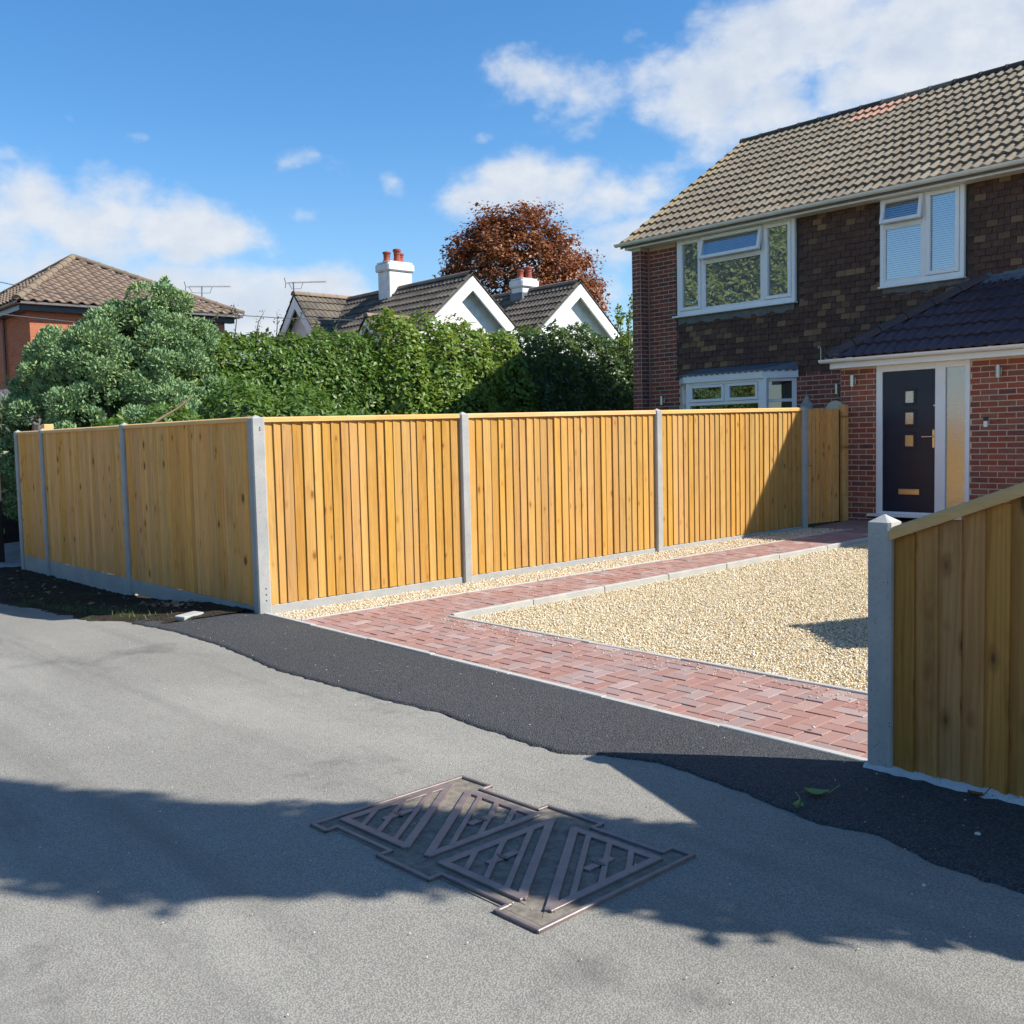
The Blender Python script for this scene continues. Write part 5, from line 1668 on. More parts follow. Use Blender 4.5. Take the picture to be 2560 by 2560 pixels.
# ------------------------------------------------------------------ foliage builders
def unit(a): return a / np.maximum(np.linalg.norm(a, axis=-1, keepdims=True), 1e-9)
def leaf_arrays(pos, axis, nrm, length, width, fold=0.22):
    """four-vertex folded leaves"""
    axis = unit(axis)
    side = unit(np.cross(nrm, axis))
    n = np.cross(axis, side)
    L = length[:, None]; W = width[:, None]
    v = np.stack([pos, pos + axis * L * .48 + side * W + n * W * fold, pos + axis * L - n * L * .10, pos + axis * L * .48 - side * W + n * W * fold], 1)
    return v.reshape(-1, 3)
LEAF_Q = np.array([[0, 1, 2], [0, 2, 3]])
def leaf_mesh(name, v, rnd, mat):
    n = len(v) // 4
    f = (LEAF_Q[None] + (np.arange(n) * 4)[:, None, None]).reshape(-1, 3)
    return np_mesh(name, v, f, mat, np.repeat(rnd, 4))
def lump(d, seed, k=3):
    """smooth bumpy factor on directions/positions"""
    r = np.random.default_rng(seed)
    out = 0
    for i in range(7):
        w = r.normal(size=3) * (1.2 + i * .55) * k / 3
        out = out + np.sin(d @ w + r.random() * 6.28) / (1 + .35 * i)
    return out / 3.2
def blob_points(blobs, per_m2, seed, depth=.18, rough=.10, zmin=None, freq=3):
    """points through the outer shell of a union of ellipsoids -> pos, outward normal"""
    P, Nn = [], []
    for bi, (c, r) in enumerate(blobs):
        c, r = np.array(c, float), np.array(r, float)
        ar = 4 * math.pi * ((r[0] * r[1]) ** 1.6 / 3 + (r[0] * r[2]) ** 1.6 / 3 + (r[1] * r[2]) ** 1.6 / 3) ** (1 / 1.6)
        n = int(ar * per_m2)
        d = unit(rng.normal(size=(n, 3)))
        k = np.clip(1 + rough * lump(d * r * 2.2 + c, seed + bi, freq) - depth * rng.exponential(.5, n) / r.mean(), .45, 2)
        p = c + d * r * k[:, None]
        nn = unit(d / r)
        ins = np.zeros(n, bool)
        for bj, (c2, r2) in enumerate(blobs):
            if bj != bi:
                ins |= (((p - np.array(c2)) / (np.array(r2) * .88)) ** 2).sum(1) < 1
        ok = ~ins
        if zmin is not None: ok &= p[:, 2] > zmin
        P.append(p[ok]); Nn.append(nn[ok])
    return np.concatenate(P), np.concatenate(Nn)
def broadleaf(name_thing, label, cat, loc, blobs, per_m2, mat, seed, leaf=.10, aspect=.26, depth=.18, rough=.1, zmin=0.2, group=None, core=.90, stems=True, extra=None, part='foliage', freq=3):
    t = thing(name_thing, loc, label, cat, group)
    p, n = blob_points(blobs, per_m2, seed, depth, rough, zmin, freq)
    m = len(p)
    up = np.array([0, 0, 1.0])
    nr = unit(n + .55 * rng.normal(size=(m, 3)) + up * .45)
    ax = unit(np.cross(nr, rng.normal(size=(m, 3))) + n * .35 - up * .15)
    L = leaf * rng.uniform(.6, 1.25, m)
    v = leaf_arrays(p, ax, nr, L, L * aspect)
    r = np.clip(rng.random(m) * .75 + .25 * (.5 + .5 * lump(p * .8, seed + 91)), 0, 1)
    o = mobj(part, leaf_mesh(part, v, r, mat), t)
    if stems:
        b = MB()
        for c, rr in blobs:
            c = np.array(c)
            for k in range(5):
                a = rng.random() * 6.28
                e = c + np.array([math.cos(a) * rr[0] * .6, math.sin(a) * rr[1] * .6, rr[2] * rng.uniform(.1, .7)])
                b0 = (c[0] + rng.normal(0, .1), c[1] + rng.normal(0, .1), Hf(c[0], c[1]) - .1)
                mid = (b0 + (e - b0) * .5) + rng.normal(0, .08, 3)
                b.tube([b0, mid, e], [.03, .02, .008], 5)
        b.obj('stems', BARK, t)
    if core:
        # dark solid cores added inside so daylight does not pass straight through
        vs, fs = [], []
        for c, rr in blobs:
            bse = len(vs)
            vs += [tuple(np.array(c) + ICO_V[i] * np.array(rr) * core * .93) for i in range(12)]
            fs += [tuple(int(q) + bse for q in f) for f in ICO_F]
        mobj('dark_core', np_mesh('dark_core', np.array(vs), fs, L_DARK), t)
    return t

# hedge and shrubs behind the fences
hed = [((-17.1, y, 1.55 + .12 * math.sin(y * 2.1)), (.85, .95, 2.12 + .12 * math.sin(y * 1.7 + 1))) for y in np.arange(7.3, 11.4, .6)]
broadleaf('laurel_hedge', 'dense glossy laurel hedge rising behind the roadside fence next to the blue conifer', 'hedge', (-17.1, 9.6, 0), hed, 560, L_LAUREL, 21, leaf=.105, rough=.09, zmin=1.2)
sh2 = [((-17.0, 11.9, 1.9), (.95, .8, 2.15)), ((-17.0, 12.8, 1.95), (1.0, .9, 2.12)), ((-17.0, 13.7, 1.9), (1.0, .85, 2.1)), ((-17.0, 14.6, 1.85), (1.0, .85, 2.15)), ((-16.6, 13.0, 1.3), (1.0, 1.4, 1.6))]
broadleaf('bright_shrub', 'bright yellow green shrub bulging above the hedge in front of the white bungalow', 'shrub', (-17.0, 13.2, 0), sh2, 400, L_LIGHT, 33, leaf=.125, rough=.12, zmin=1.2)
sh3 = [((-16.9, y, 1.8), (.9, .85, 2.25 + .12 * math.sin(y * 2))) for y in np.arange(15.5, 20.0, .75)]
broadleaf('dark_shrub', 'dark green shrub in the shade of the brick house gable', 'shrub', (-16.9, 17.5, 0), sh3, 380, L_DARK, 45, leaf=.12, rough=.14, zmin=1.2)
low = [((-14.6, 6.3, 1.15), (.8, .75, 1.05)), ((-14.5, 7.3, 1.3), (.85, .8, 1.2)), ((-14.4, 8.3, 1.25), (.85, .8, 1.2)), ((-14.4, 9.2, 1.1), (.8, .75, 1.1)), ((-14.9, 5.6, 1.0), (.7, .6, .98))]
broadleaf('low_shrub', 'lower spreading shrub with long leaves just behind the fence corner', 'shrub', (-14.5, 7.4, 0), low, 420, L_LAUREL, 57, leaf=.13, aspect=.2, rough=.16, zmin=.9)
# young pear shoots standing above the shaded shrub
def spray(name, label, cat, pts, mat, leaf, n_per, loc, rad=.10, seed=1, aspect=.28):
    t = thing(name, loc, label, cat)
    b = MB()
    P, N_ = [], []
    for pl in pts:
        b.tube(pl, [.014 * (1 - .8 * i / (len(pl) - 1)) for i in range(len(pl))], 5)
        pl = np.array(pl)
        for k in range(n_per):
            s = rng.random() * (len(pl) - 1)
            i = min(int(s), len(pl) - 2)
            q = pl[i] + (pl[i + 1] - pl[i]) * (s - i)
            P.append(q + rng.normal(0, rad * .3, 3)); N_.append(rng.normal(size=3))
    P, N_ = np.array(P), unit(np.array(N_))
    L = leaf * rng.uniform(.6, 1.2, len(P))
    ax = unit(N_ + np.array([0, 0, .5]))
    v = leaf_arrays(P, ax, unit(np.cross(ax, rng.normal(size=ax.shape))), L, L * aspect)
    mobj('foliage', leaf_mesh('foliage', v, rng.random(len(P)), mat), t)
    b.obj('stem', BARK, t)
spray('sapling', 'young pale leafed shoots rising beside the brick gable against the sky', 'sapling',
      [[(-15.9 + dx, 17.7 + dy, 3.4), (-15.85 + dx * 1.3, 17.7 + dy, 4.1), (-15.8 + dx * 1.6, 17.75 + dy * 1.3, 4.5 + h)] for dx, dy, h in ((0, 0, .25), (-.12, -.2, .0), (.1, .15, .3), (-.2, .25, -.1), (.05, -.35, -.2))], L_LIGHT, .10, 75, (-15.8, 17.8, .2))
spray('climber', 'thin bramble shoots standing above the laurel hedge against the sky', 'climber',
      [[(-17.0, 8.1 + k * .42, 3.2), (-17.0 + .1 * math.sin(k), 8.15 + k * .42, 3.75), (-17.0, 8.25 + k * .42 + .1 * math.cos(k * 3), 3.85 + .22 * abs(math.sin(k * 1.9)))] for k in range(7)], L_DARK, .055, 28, (-17.0, 9.4, .1), rad=.12)
spray('garden_plant', 'pale spiky plant top showing above the golden fence by the brick gable', 'plant',
      [[(-13.0 + .1 * k, 13.1, 1.2), (-13.0 + .16 * (k - 2), 13.1 + .08 * k, 1.75), (-13.0 + .28 * (k - 2), 13.1 + .1 * k, 1.98)] for k in range(5)], L_LIGHT, .11, 40, (-13.0, 13.1, .2), aspect=.12)

# blue-green juniper
def conifer():
    t = thing('juniper_tree', (-17.3, 6.7, 0), 'large blue green juniper spreading behind the end of the roadside fence', 'conifer')
    main = [((-17.4, 6.6, 1.75), (1.1, 1.3, 1.7)), ((-17.2, 6.95, 2.75), (.85, .95, 1.15)), ((-17.0, 7.2, 3.45), (.5, .5, .75)), ((-17.95, 5.85, 1.55), (.85, .8, 1.35)), ((-16.7, 7.55, 2.05), (.7, .75, .9)),
            ((-16.15, 6.9, 1.75), (.62, .68, .65)), ((-17.6, 6.2, 2.5), (.75, .75, .9)), ((-16.85, 7.5, 3.0), (.42, .45, .65)), ((-18.15, 5.6, 1.25), (.5, .5, 1.0)), ((-17.0, 5.9, 1.3), (.8, .7, .9)), ((-17.8, 5.6, .9), (.7, .65, .8)), ((-17.75, 6.1, 2.75), (.7, .72, .72)), ((-18.05, 5.85, 2.15), (.52, .55, .75)), ((-17.4, 6.55, 3.1), (.6, .6, .7))]
    pc, pn = blob_points(main, 19, 71, depth=.10, rough=.22, zmin=.5, freq=4)
    P, AX, NR, R_ = [], [], [], []
    for c, n in zip(pc, pn):
        # a rounded puff of short sprays
        rad = .09 + .2 * rng.random() ** 1.5
        k = int(270 * (rad / .2) ** 2) + 20
        d = unit(rng.normal(size=(k, 3)) + n * .8 + np.array([0, 0, .25]))
        p = c + d * rad * rng.uniform(.72, 1.0, (k, 1)) * np.array([1, 1, .85])
        P.append(p)
        AX.append(unit(np.cross(d, rng.normal(size=(k, 3))) * .6 + d * .75 + np.array([0, 0, .45])))
        NR.append(unit(d + .5 * rng.normal(size=(k, 3))))
        R_.append(np.clip(rng.normal(.42 + .22 * rng.normal() * .7, .16, k), 0, 1))
    for c in ((-17.0, 7.2, 4.05), (-16.85, 7.5, 3.75), (-17.25, 6.9, 3.75), (-16.6, 7.75, 3.05), (-16.9, 7.3, 4.15), (-17.4, 6.6, 3.4)):
        k = 420
        s_ = rng.random(k)
        p = np.array(c) + np.stack([rng.normal(0, .07, k) * (1.15 - s_), rng.normal(0, .07, k) * (1.15 - s_), s_ * .42 - .2], 1)
        P.append(p); AX.append(unit(np.stack([rng.normal(0, .7, k), rng.normal(0, .7, k), np.full(k, 1.0)], 1))); NR.append(unit(rng.normal(size=(k, 3)))); R_.append(rng.random(k))
    P, AX, NR, R_ = map(np.concatenate, (P, AX, NR, R_))
    L = rng.uniform(.03, .09, len(P))
    v = leaf_arrays(P, AX, NR, L, L * .22, .15)
    mobj('crown', leaf_mesh('crown', v, R_, L_JUNI), t)
    b = MB()
    for k in range(9):
        a = k * .7
        e = V((-17.3 + .8 * math.cos(a), 6.7 + .9 * math.sin(a), 2.0 + (.25 * k) % 1.7))
        b.tube([(-17.3, 6.7, -.2), (-17.3 + .2 * math.cos(a), 6.7 + .2 * math.sin(a), 1.0), e], [.11, .07, .02], 6)
    b.tube([(-17.3, 6.7, -.2), (-17.2, 6.9, 2.0), (-17.0, 7.2, 4.0)], [.14, .09, .02], 7)
    b.tube([(-15.65, 6.45, 2.35), (-15.75, 6.35, 2.2), (-15.85, 6.25, 2.08), (-15.9, 6.18, 1.9)], [.006, .009, .011, .012], 5)
    b.obj('trunk', BARK, t)
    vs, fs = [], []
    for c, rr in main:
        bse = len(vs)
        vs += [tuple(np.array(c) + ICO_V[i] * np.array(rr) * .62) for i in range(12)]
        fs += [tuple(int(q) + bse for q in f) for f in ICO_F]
    mobj('dark_core', np_mesh('dark_core', np.array(vs), fs, L_DARK), t)  # dark solid cores added to stop light showing through the crown
conifer()
# bare branch above the fence
br = thing('bare_branch', (-13.6, 5.3, 1.2), 'pale bare branch poking above the roadside fence', 'branch')
MB().tube([(-13.55, 5.2, 1.45), (-13.35, 5.5, 1.86), (-13.2, 5.78, 2.05), (-13.1, 5.95, 2.2)], [.022, .02, .015, .008], 6).obj('stem', mat_simple('dead_wood', (.36, .27, .17), (.28, .2, .12), 12, .9), br)
MB().tube([(-13.2, 5.78, 2.05), (-13.22, 5.86, 2.14), (-13.28, 5.95, 2.17)], [.012, .009, .005], 5).obj('twig', BARK, br)

# copper beech far behind
def beech():
    base = np.array([-33.4, 30.1, 0.0])
    t = thing('copper_beech', tuple(base), 'large copper beech tree standing behind the white bungalow', 'tree')
    b = MB()
    tips = []
    def grow(p, d, ln, r, lev):
        p = np.array(p, float); d = np.array(d, float)
        q = p + d * ln
        if (((q - np.array([-33.4, 30.1, 5.9])) / np.array([3.4, 3.4, 5.1])) ** 2).sum() > 1: return
        mid = (p + q) / 2 + rng.normal(0, ln * .06, 3)
        b.tube([p, mid, q], [r, r * .85, r * .7], 6 if lev < 2 else 4, cap=False)
        if lev >= 2: tips.append(mid)
        if lev == 4:
            tips.append(q); return
        for k in range(3 if lev else 6):
            nd = unit(d * (.55 if lev else .3) + rng.normal(0, .62, 3) + np.array([0, 0, .12]))
            if lev == 0:
                a = k * 1.05 + rng.normal(0, .2)
                nd = unit(np.array([math.cos(a), math.sin(a), .55 + .5 * (k % 2)]))
            grow(q, nd, ln * rng.uniform(.6, .82) if lev else 2.9 * rng.uniform(.85, 1.1), r * .62, lev + 1)
    b.tube([base - [0, 0, .3], base + [0, 0, 3.2]], [.5, .38], 9)
    grow(base + [0, 0, 3.0], (0, 0, 1), 1.6, .36, 0)
    b.obj('trunk', BARKG, t)
    c0, R0 = np.array([-33.4, 30.1, 5.9]), np.array([3.75, 3.75, 5.5])
    tips_ = np.array(tips)
    ok = ((((tips_ - c0) / (R0 * .98)) ** 2).sum(1) < 1) & (tips_[:, 2] > 2.5)
    cen = [tips_[ok]]
    M_ = 1500
    d = unit(rng.normal(size=(M_, 3)))
    lob = 1 + .13 * lump(d * 4.5, 8) + .05 * lump(d * 11, 9)
    sh = c0 + d * R0 * lob[:, None] * (1 - .22 * rng.random((M_, 1)) ** 1.5)
    holes = (lump(sh * .8, 17) > -.5) & (sh[:, 2] > 3.0)
    cen.append(sh[holes])
    cen = np.concatenate(cen)
    P, AX, NR, R_ = [], [], [], []
    for c in cen:
        k = 62
        rad = rng.uniform(.18, .36)
        q = c + rng.normal(size=(k, 3)) * np.array([rad, rad, rad * .45])
        P.append(q)
        NR.append(unit(rng.normal(size=(k, 3)) * .6 + np.array([0, 0, .7]) + unit(c - c0) * .8))
        AX.append(rng.normal(size=(k, 3)))
        R_.append(np.clip(rng.normal(.45 + .2 * rng.normal(), .16, k), 0, 1))
    P, AX, NR, R_ = map(np.concatenate, (P, AX, NR, R_))
    AX = np.cross(NR, AX)
    L = rng.uniform(.11, .20, len(P))
    mobj('crown', leaf_mesh('crown', leaf_arrays(P, AX, NR, L, L * .36), R_, L_BEECH), t)
beech()

# ------------------------------------------------------------------ neighbouring buildings
def bungalow():
    t = thing('white_bungalow', (-24.0, 18.5, 0), 'white rendered bungalow with steep brown tiled gables and two chimneys behind the hedge', 'house')
    TP = [(0, 0), (.08, .0), (.2, .022), (.32, .03), (.42, .015), (.5, 0), (.58, .0), (.7, .022), (.82, .03), (.92, .015), (1, 0)]
    T = tile_template(.33, .33, TP, lift=.04, thick=.03)
    w = MB()
    def gable_x(yr, zr, tanp, x0, x1, ze):
        hw_ = (zr - ze) / tanp
        w.add([V((x0, yr - hw_, ze)), V((x0, yr + hw_, ze)), V((x0, yr, zr - .05)), V((x0, yr - hw_, 0)), V((x0, yr + hw_, 0)),
               V((x1, yr - hw_, ze)), V((x1, yr + hw_, ze)), V((x1, yr, zr - .05)), V((x1, yr - hw_, 0)), V((x1, yr + hw_, 0))],
              [(3, 4, 1, 2, 0), (8, 5, 7, 6, 9), (3, 0, 5, 8), (4, 9, 6, 1)])
    tp1 = .87
    gable_x(17.4, 5.78, tp1, -21.27, -27.5, 3.1)
    gable_x(21.42, 5.90, .85, -21.27, -27.5, 3.1)
    tl = 1.10
    hwL = (5.85 - 3.2) / tl
    w.add([V((-27 - hwL, 15.85, 3.2)), V((-27 + hwL, 15.85, 3.2)), V((-27, 15.85, 5.8)), V((-27 - hwL, 15.85, 0)), V((-27 + hwL, 15.85, 0)), V((-27 - hwL, 22, 3.2)), V((-27 + hwL, 22, 3.2)), V((-27, 22, 5.8)), V((-27 - hwL, 22, 0)), V((-27 + hwL, 22, 0))],
          [(3, 4, 1, 2, 0), (8, 5, 7, 6, 9), (3, 0, 5, 8), (4, 9, 6, 1)])
    w.add([V((-22.3, 14.75, 4.05)), V((-21.2, 14.75, 4.05)), V((-21.75, 14.75, 4.62)), V((-22.3, 14.75, 2.5)), V((-21.2, 14.75, 2.5)), V((-22.3, 16.5, 4.05)), V((-21.2, 16.5, 4.05)), V((-21.75, 16.5, 4.62)), V((-22.3, 16.5, 2.5)), V((-21.2, 16.5, 2.5))],
          [(3, 4, 1, 2, 0), (3, 0, 5, 8), (4, 9, 6, 1)])
    w.obj('wall', RENDER_W, t)
    def slope_pair_x(yr, zr, tanp, x0, x1, ze, planes_s=(), planes_n=(), cap=150):
        """roof with ridge along x from x1 (far) to x0 (gable)"""
        a = math.atan(tanp)
        wd = abs(x0 - x1)
        cv = wd / round(wd / .33)
        T2 = tile_template(cv, .33, TP, lift=.04, thick=.03)
        for sgn, pl in ((-1, planes_s), (1, planes_n)):
            ye = yr + sgn * (zr - ze) / tanp
            vdir = V((0, -sgn * math.cos(a), math.sin(a)))
            rows = int(((zr - ze) / math.sin(a)) / .33) + 1
            under = MB().add([V((x0, ye, ze - .03)), V((x1, ye, ze - .03)), V((x1, yr, zr - .03)), V((x0, yr, zr - .03))], [(0, 1, 2, 3)]).obj('roof', SLATE, t)
            sl = (zr - ze) / math.sin(a) - rows * .33
            roof_plane(under, 'roof_tile', BUNGT, V((x1, ye, ze)) + vdir * sl, (1, 0, 0), vdir, wd - .02, rows, .33, cv, T2, planes=pl, cap=cap, half=False)
        half_round(t, 'ridge_tile', (x1, yr, zr - .02), (x0, yr, zr - .02), .13, .45, lambda k, p: LEFTT, collar=False)
    xe = -21.02
    # main cross wings (ridges run towards the drive), clipped where the left wing's roof begins
    slope_pair_x(17.4, 5.89, tp1, xe, -27.0, 3.4, planes_s=[((-27.0, 15.6, 5.93), V((1.10, 0, 1)).normalized() * 1.0)], cap=110)
    slope_pair_x(21.42, 6.01, .85, xe, -26.0, 4.05, cap=110)
    # left wing, ridge along y
    a = math.atan(tl)
    for sgn in (1, -1):
        xe_ = -27 + sgn * (5.93 - 3.4) / tl
        vdir = V((-sgn * math.cos(a), 0, math.sin(a)))
        rows = int(((5.93 - 3.4) / math.sin(a)) / .33) + 1
        sl = (5.93 - 3.4) / math.sin(a) - rows * .33
        under = MB().add([V((xe_, 15.55, 3.37)), V((xe_, 18.6, 3.37)), V((-27, 18.6, 5.90)), V((-27, 15.55, 5.90))], [(0, 1, 2, 3)]).obj('roof', SLATE, t)
        pl = [((-27.0, 17.4, 5.89), V((0, -tp1, 1)).normalized())] if sgn == 1 else []
        roof_plane(under, 'roof_tile', BUNGT, V((xe_, 15.52, 3.4)) + vdir * sl, (0, 1, 0), vdir, 2.97, rows, .33, .33, T, planes=pl, cap=110)
    half_round(t, 'ridge_tile', (-27, 15.5, 5.91), (-27, 18.4, 5.91), .13, .45, lambda k, p: LEFTT, collar=False)
    # small gablet
    for sgn in (1, -1):
        xe_ = -21.75 + sgn * .72
        vdir = V((-sgn, 0, 1)).normalized()
        under = MB().add([V((xe_, 14.52, 3.92)), V((xe_, 16.4, 3.92)), V((-21.75, 16.4, 4.64)), V((-21.75, 14.52, 4.64))], [(0, 1, 2, 3)]).obj('roof', SLATE, t)
        roof_plane(under, 'roof_tile', BUNGT, (xe_, 14.5, 3.96), (0, 1, 0), vdir, 1.5, 3, .33, .33, T, cap=40)
    half_round(t, 'ridge_tile', (-21.75, 14.5, 4.68), (-21.75, 16.0, 4.68), .11, .45, lambda k, p: LEFTT, collar=False)
    # barge boards
    def barge_x(yr, zr, tanp, x, drop, mat=UPVC_D):
        for sgn in (-1, 1):
            b_ = MB()
            d = V((0, sgn, -tanp)).normalized()
            n = V((0, sgn * tanp, 1)).normalized()
            p = V((x, yr, zr - .05)); q = p + d * 3.2
            b_.add([p, q, q - n * drop, V((x, yr, zr - .05 - drop * math.sqrt(1 + tanp * tanp))), p + V((-.5, 0, 0)), q + V((-.5, 0, 0)), q - n * drop + V((-.06, 0, 0)), V((x - .06, yr, zr - .05 - drop * math.sqrt(1 + tanp * tanp)))],
                   [(0, 1, 2, 3), (0, 4, 5, 1), (3, 2, 6, 7)])
            b_.obj('barge_board', UPVC, t)
    barge_x(17.4, 5.87, tp1, xe + .01, .27)
    barge_x(21.42, 5.99, .85, xe + .01, .27)
    for (cx_, cz_, yy_, tt, dr, ln) in ((-27, 5.9, 15.53, tl, .22, 3.0), (-21.75, 4.66, 14.51, 1.0, .12, 1.0)):
        for sgn in (-1, 1):
            b_ = MB()
            d = V((sgn, 0, -tt)).normalized(); n = V((sgn * tt, 0, 1)).normalized()
            p = V((cx_, yy_, cz_ - .05)); q = p + d * ln
            k = dr * math.sqrt(1 + tt * tt)
            b_.add([p, q, q - n * dr, V((cx_, yy_, cz_ - .05 - k)), q - n * dr + V((0, .05, 0)), V((cx_, yy_ + .05, cz_ - .05 - k))], [(0, 1, 2, 3), (3, 2, 4, 5)])
            b_.obj('barge_board', UPVC_D, t)
    # chimneys
    def chimney(x0, x1, y0, y1, zb, zt, pots, pz):
        c = MB()
        c.cbox(x0, x1, y0, y1, zb, zt - .28, .02)
        c.cbox(x0 - .06, x1 + .06, y0 - .06, y1 + .06, zt - .28, zt - .06, .035)
        c.cbox(x0 - .03, x1 + .03, y0 - .03, y1 + .03, zt - .06, zt, .05)
        o = c.obj('chimney', RENDER_W, t)
        for px_, py_, h_ in pots:
            MB().lathe([(.0, -.05), (.135, -.05), (.13, .02), (.10, .06), (.09, h_ * .55), (.105, h_ * .62), (.09, h_ * .68), (.108, h_ * .8), (.12, h_ * .84), (.12, h_ * .96), (.09, h_), (.0, h_ * .98)], (px_, py_, zt), 14).obj('chimney_pot', POT, o)
        l = MB().box(x0 - .02, x1 + .02, y0 - .03, y1 + .03, zb, zb + .34).obj('lead_flashing', LEAD, o)
    chimney(-24.82, -24.25, 17.02, 17.82, 5.15, 6.66, [(-24.6, 17.2, .30), (-24.45, 17.45, .38), (-24.6, 17.66, .30)], 6.66)
    chimney(-23.6, -23.1, 21.05, 21.65, 5.6, 6.38, [(-23.4, 21.25, .28), (-23.3, 21.5, .38)], 6.38)
    return t
bungalow()

def brick_neighbour():
    t = thing('orange_brick_house', (-31.0, 11.0, 0), 'orange brick house with hipped brown pantile roof behind the juniper', 'house')
    w = MB().box(-35, -28.2, 8.5, 13.9, -.3, 5.2).obj('wall', mat_simple('mortar_red', (.42, .22, .15), (.36, .19, .13), 20.0, .95), t)
    ms = brick_mats((-28.2, 8.5), (0, 1), (1, 0), 2.6, 2.2, 5.1)
    ms += brick_mats((-31.2, 8.5), (1, 0), (0, -1), 3.0, 0.6, 5.1)
    pieces(w, 'brick', UNIT_V, UNIT_F, ms, BRICK_O, 290, 'brick_field')
    e = 5.30
    A0, A1, AP, B0, B1 = V((-27.8, 8.1, e)), V((-27.8, 14.3, e)), V((-31.3, 10.75, 7.1)), V((-35.2, 8.1, e)), V((-35.2, 14.3, e))
    rb = MB().add([A0, A1, AP, B0, B1, A0 - V((0, 0, .05)), A1 - V((0, 0, .05)), B0 - V((0, 0, .05)), B1 - V((0, 0, .05))], [(0, 1, 2), (3, 0, 2), (1, 4, 2), (4, 3, 2), (5, 7, 8, 6), (0, 5, 6, 1), (0, 3, 7, 5)])
    for i, p in enumerate(rb.v): pass
    roof_ = rb.obj('roof', SLATE, t)
    T = tile_template(.30, .32, [(0, .0), (.1, .03), (.22, .052), (.36, .055), (.5, .035), (.62, .008), (.75, .0), (.9, .0), (1, .0)], lift=.045, thick=.03)
    # face towards the drive (+x)
    def face(o, u, foot_in):
        up = (AP - o)
        nn = V(u).cross(up).normalized()
        if nn.z < 0: nn = -nn
        vd = nn.cross(V(u)).normalized()
        if vd.z < 0: vd = -vd
        return nn, vd
    nn, vd = face(A0, (0, 1, 0), None)
    hipL = (AP - A0).cross(V((0, 0, 1))).normalized()
    if hipL.dot(A1 - A0) < 0: hipL = -hipL
    hipR = (AP - A1).cross(V((0, 0, 1))).normalized()
    if hipR.dot(A0 - A1) < 0: hipR = -hipR
    roof_plane(roof_, 'roof_tile', LEFTT, A0 - V((0, .3, -.01)), (0, 1, 0), vd, 8.2, 14, .32, .30, T, planes=[(A0, hipL), (A1, hipR)], cap=200)
    nn, vd = face(A0, (1, 0, 0), None)
    hl = -hipL
    hb = (AP - B0).cross(V((0, 0, 1))).normalized()
    if hb.dot(A0 - B0) < 0: hb = -hb
    roof_plane(roof_, 'roof_tile', LEFTT, B0 - V((.3, 0, -.01)), (1, 0, 0), vd, 8.0, 14, .32, .30, T, planes=[(A0, hl), (B0, hb)], cap=80)
    for p, q in ((A0, AP), (A1, AP), (B0, AP)):
        half_round(roof_, 'hip_tile', p + V((0, 0, .05)), q + V((0, 0, .05)), .125, .42, lambda k, p_: LEFTR)
    MB().cbox(-28.0, -27.96, 8.25, 14.1, e - .2, e - .02, .003).obj('fascia', NAVYB, t)
    MB().cbox(-35.0, -27.96, 8.20, 8.245, e - .2, e - .02, .003).obj('fascia', NAVYB, t)
    MB().box(-28.2, -27.98, 8.26, 14.1, e - .205, e - .19).obj('soffit', NAVYB, t)
    MB().box(-35.2, -27.98, 8.26, 8.5, e - .21, e - .195).obj('soffit', NAVYB, t)
    gutter(t, (-27.86, 8.06, e - .0), (-27.86, 14.3, e - .0), .06, (1, 0, 0), BROWNPVC)
    gutter(t, (-27.8, 8.14, e - .0), (-35.2, 8.14, e - .0), .06, (0, -1, 0), BROWNPVC)
    MB().tube([(-30.25, 8.43, 5.1), (-30.25, 8.43, 0)], .045, 8).obj('downpipe', BROWNPVC, t)
brick_neighbour()

def aerial(base, top, a, b, label):
    t = thing('tv_aerial', tuple(base), label, 'aerial', 'television aerials on rooftops')
    base, top, a, b = map(V, (base, top, a, b))
    MB().tube([base, top], .02, 6).obj('mast', GALV, t)
    m = MB().tube([a, b], .009, 6)
    d = (b - a).normalized()
    s = d.cross(V((0, 0, 1))).normalized()
    bm_ = m.obj('boom', GALV, t)
    for k in range(15):
        p = a + (b - a) * ((k + 1.2) / 16)
        MB().tube([p - s * .11 + V((0, 0, .02)), p + s * .11 + V((0, 0, .02))], .0045, 5).obj('director', GALV, bm_)
    MB().tube([a + V((0, 0, .16)) - d * .04, a, a - V((0, 0, .14)) - d * .02], .012, 5).obj('reflector', GALV, bm_)
    MB().tube([a + d * .1, a + d * .2 - V((0, 0, .17)), top - V((0, 0, .2)), top + d * .25 - V((0, 0, .2)), top + d * .33 - V((0, 0, .02))], .01, 5).obj('brace', GALV, bm_)
aerial((-29.5, 13.82, 5.3), (-29.5, 13.86, 6.33), (-29.5, 13.35, 6.27), (-29.5, 14.8, 6.39), 'television aerial on a mast rising right of the juniper')
aerial((-27.0, 15.54, 5.85), (-27.0, 15.53, 6.28), (-27.0, 15.28, 6.22), (-27.0, 16.65, 6.37), 'television aerial on the gable end of the white bungalow')

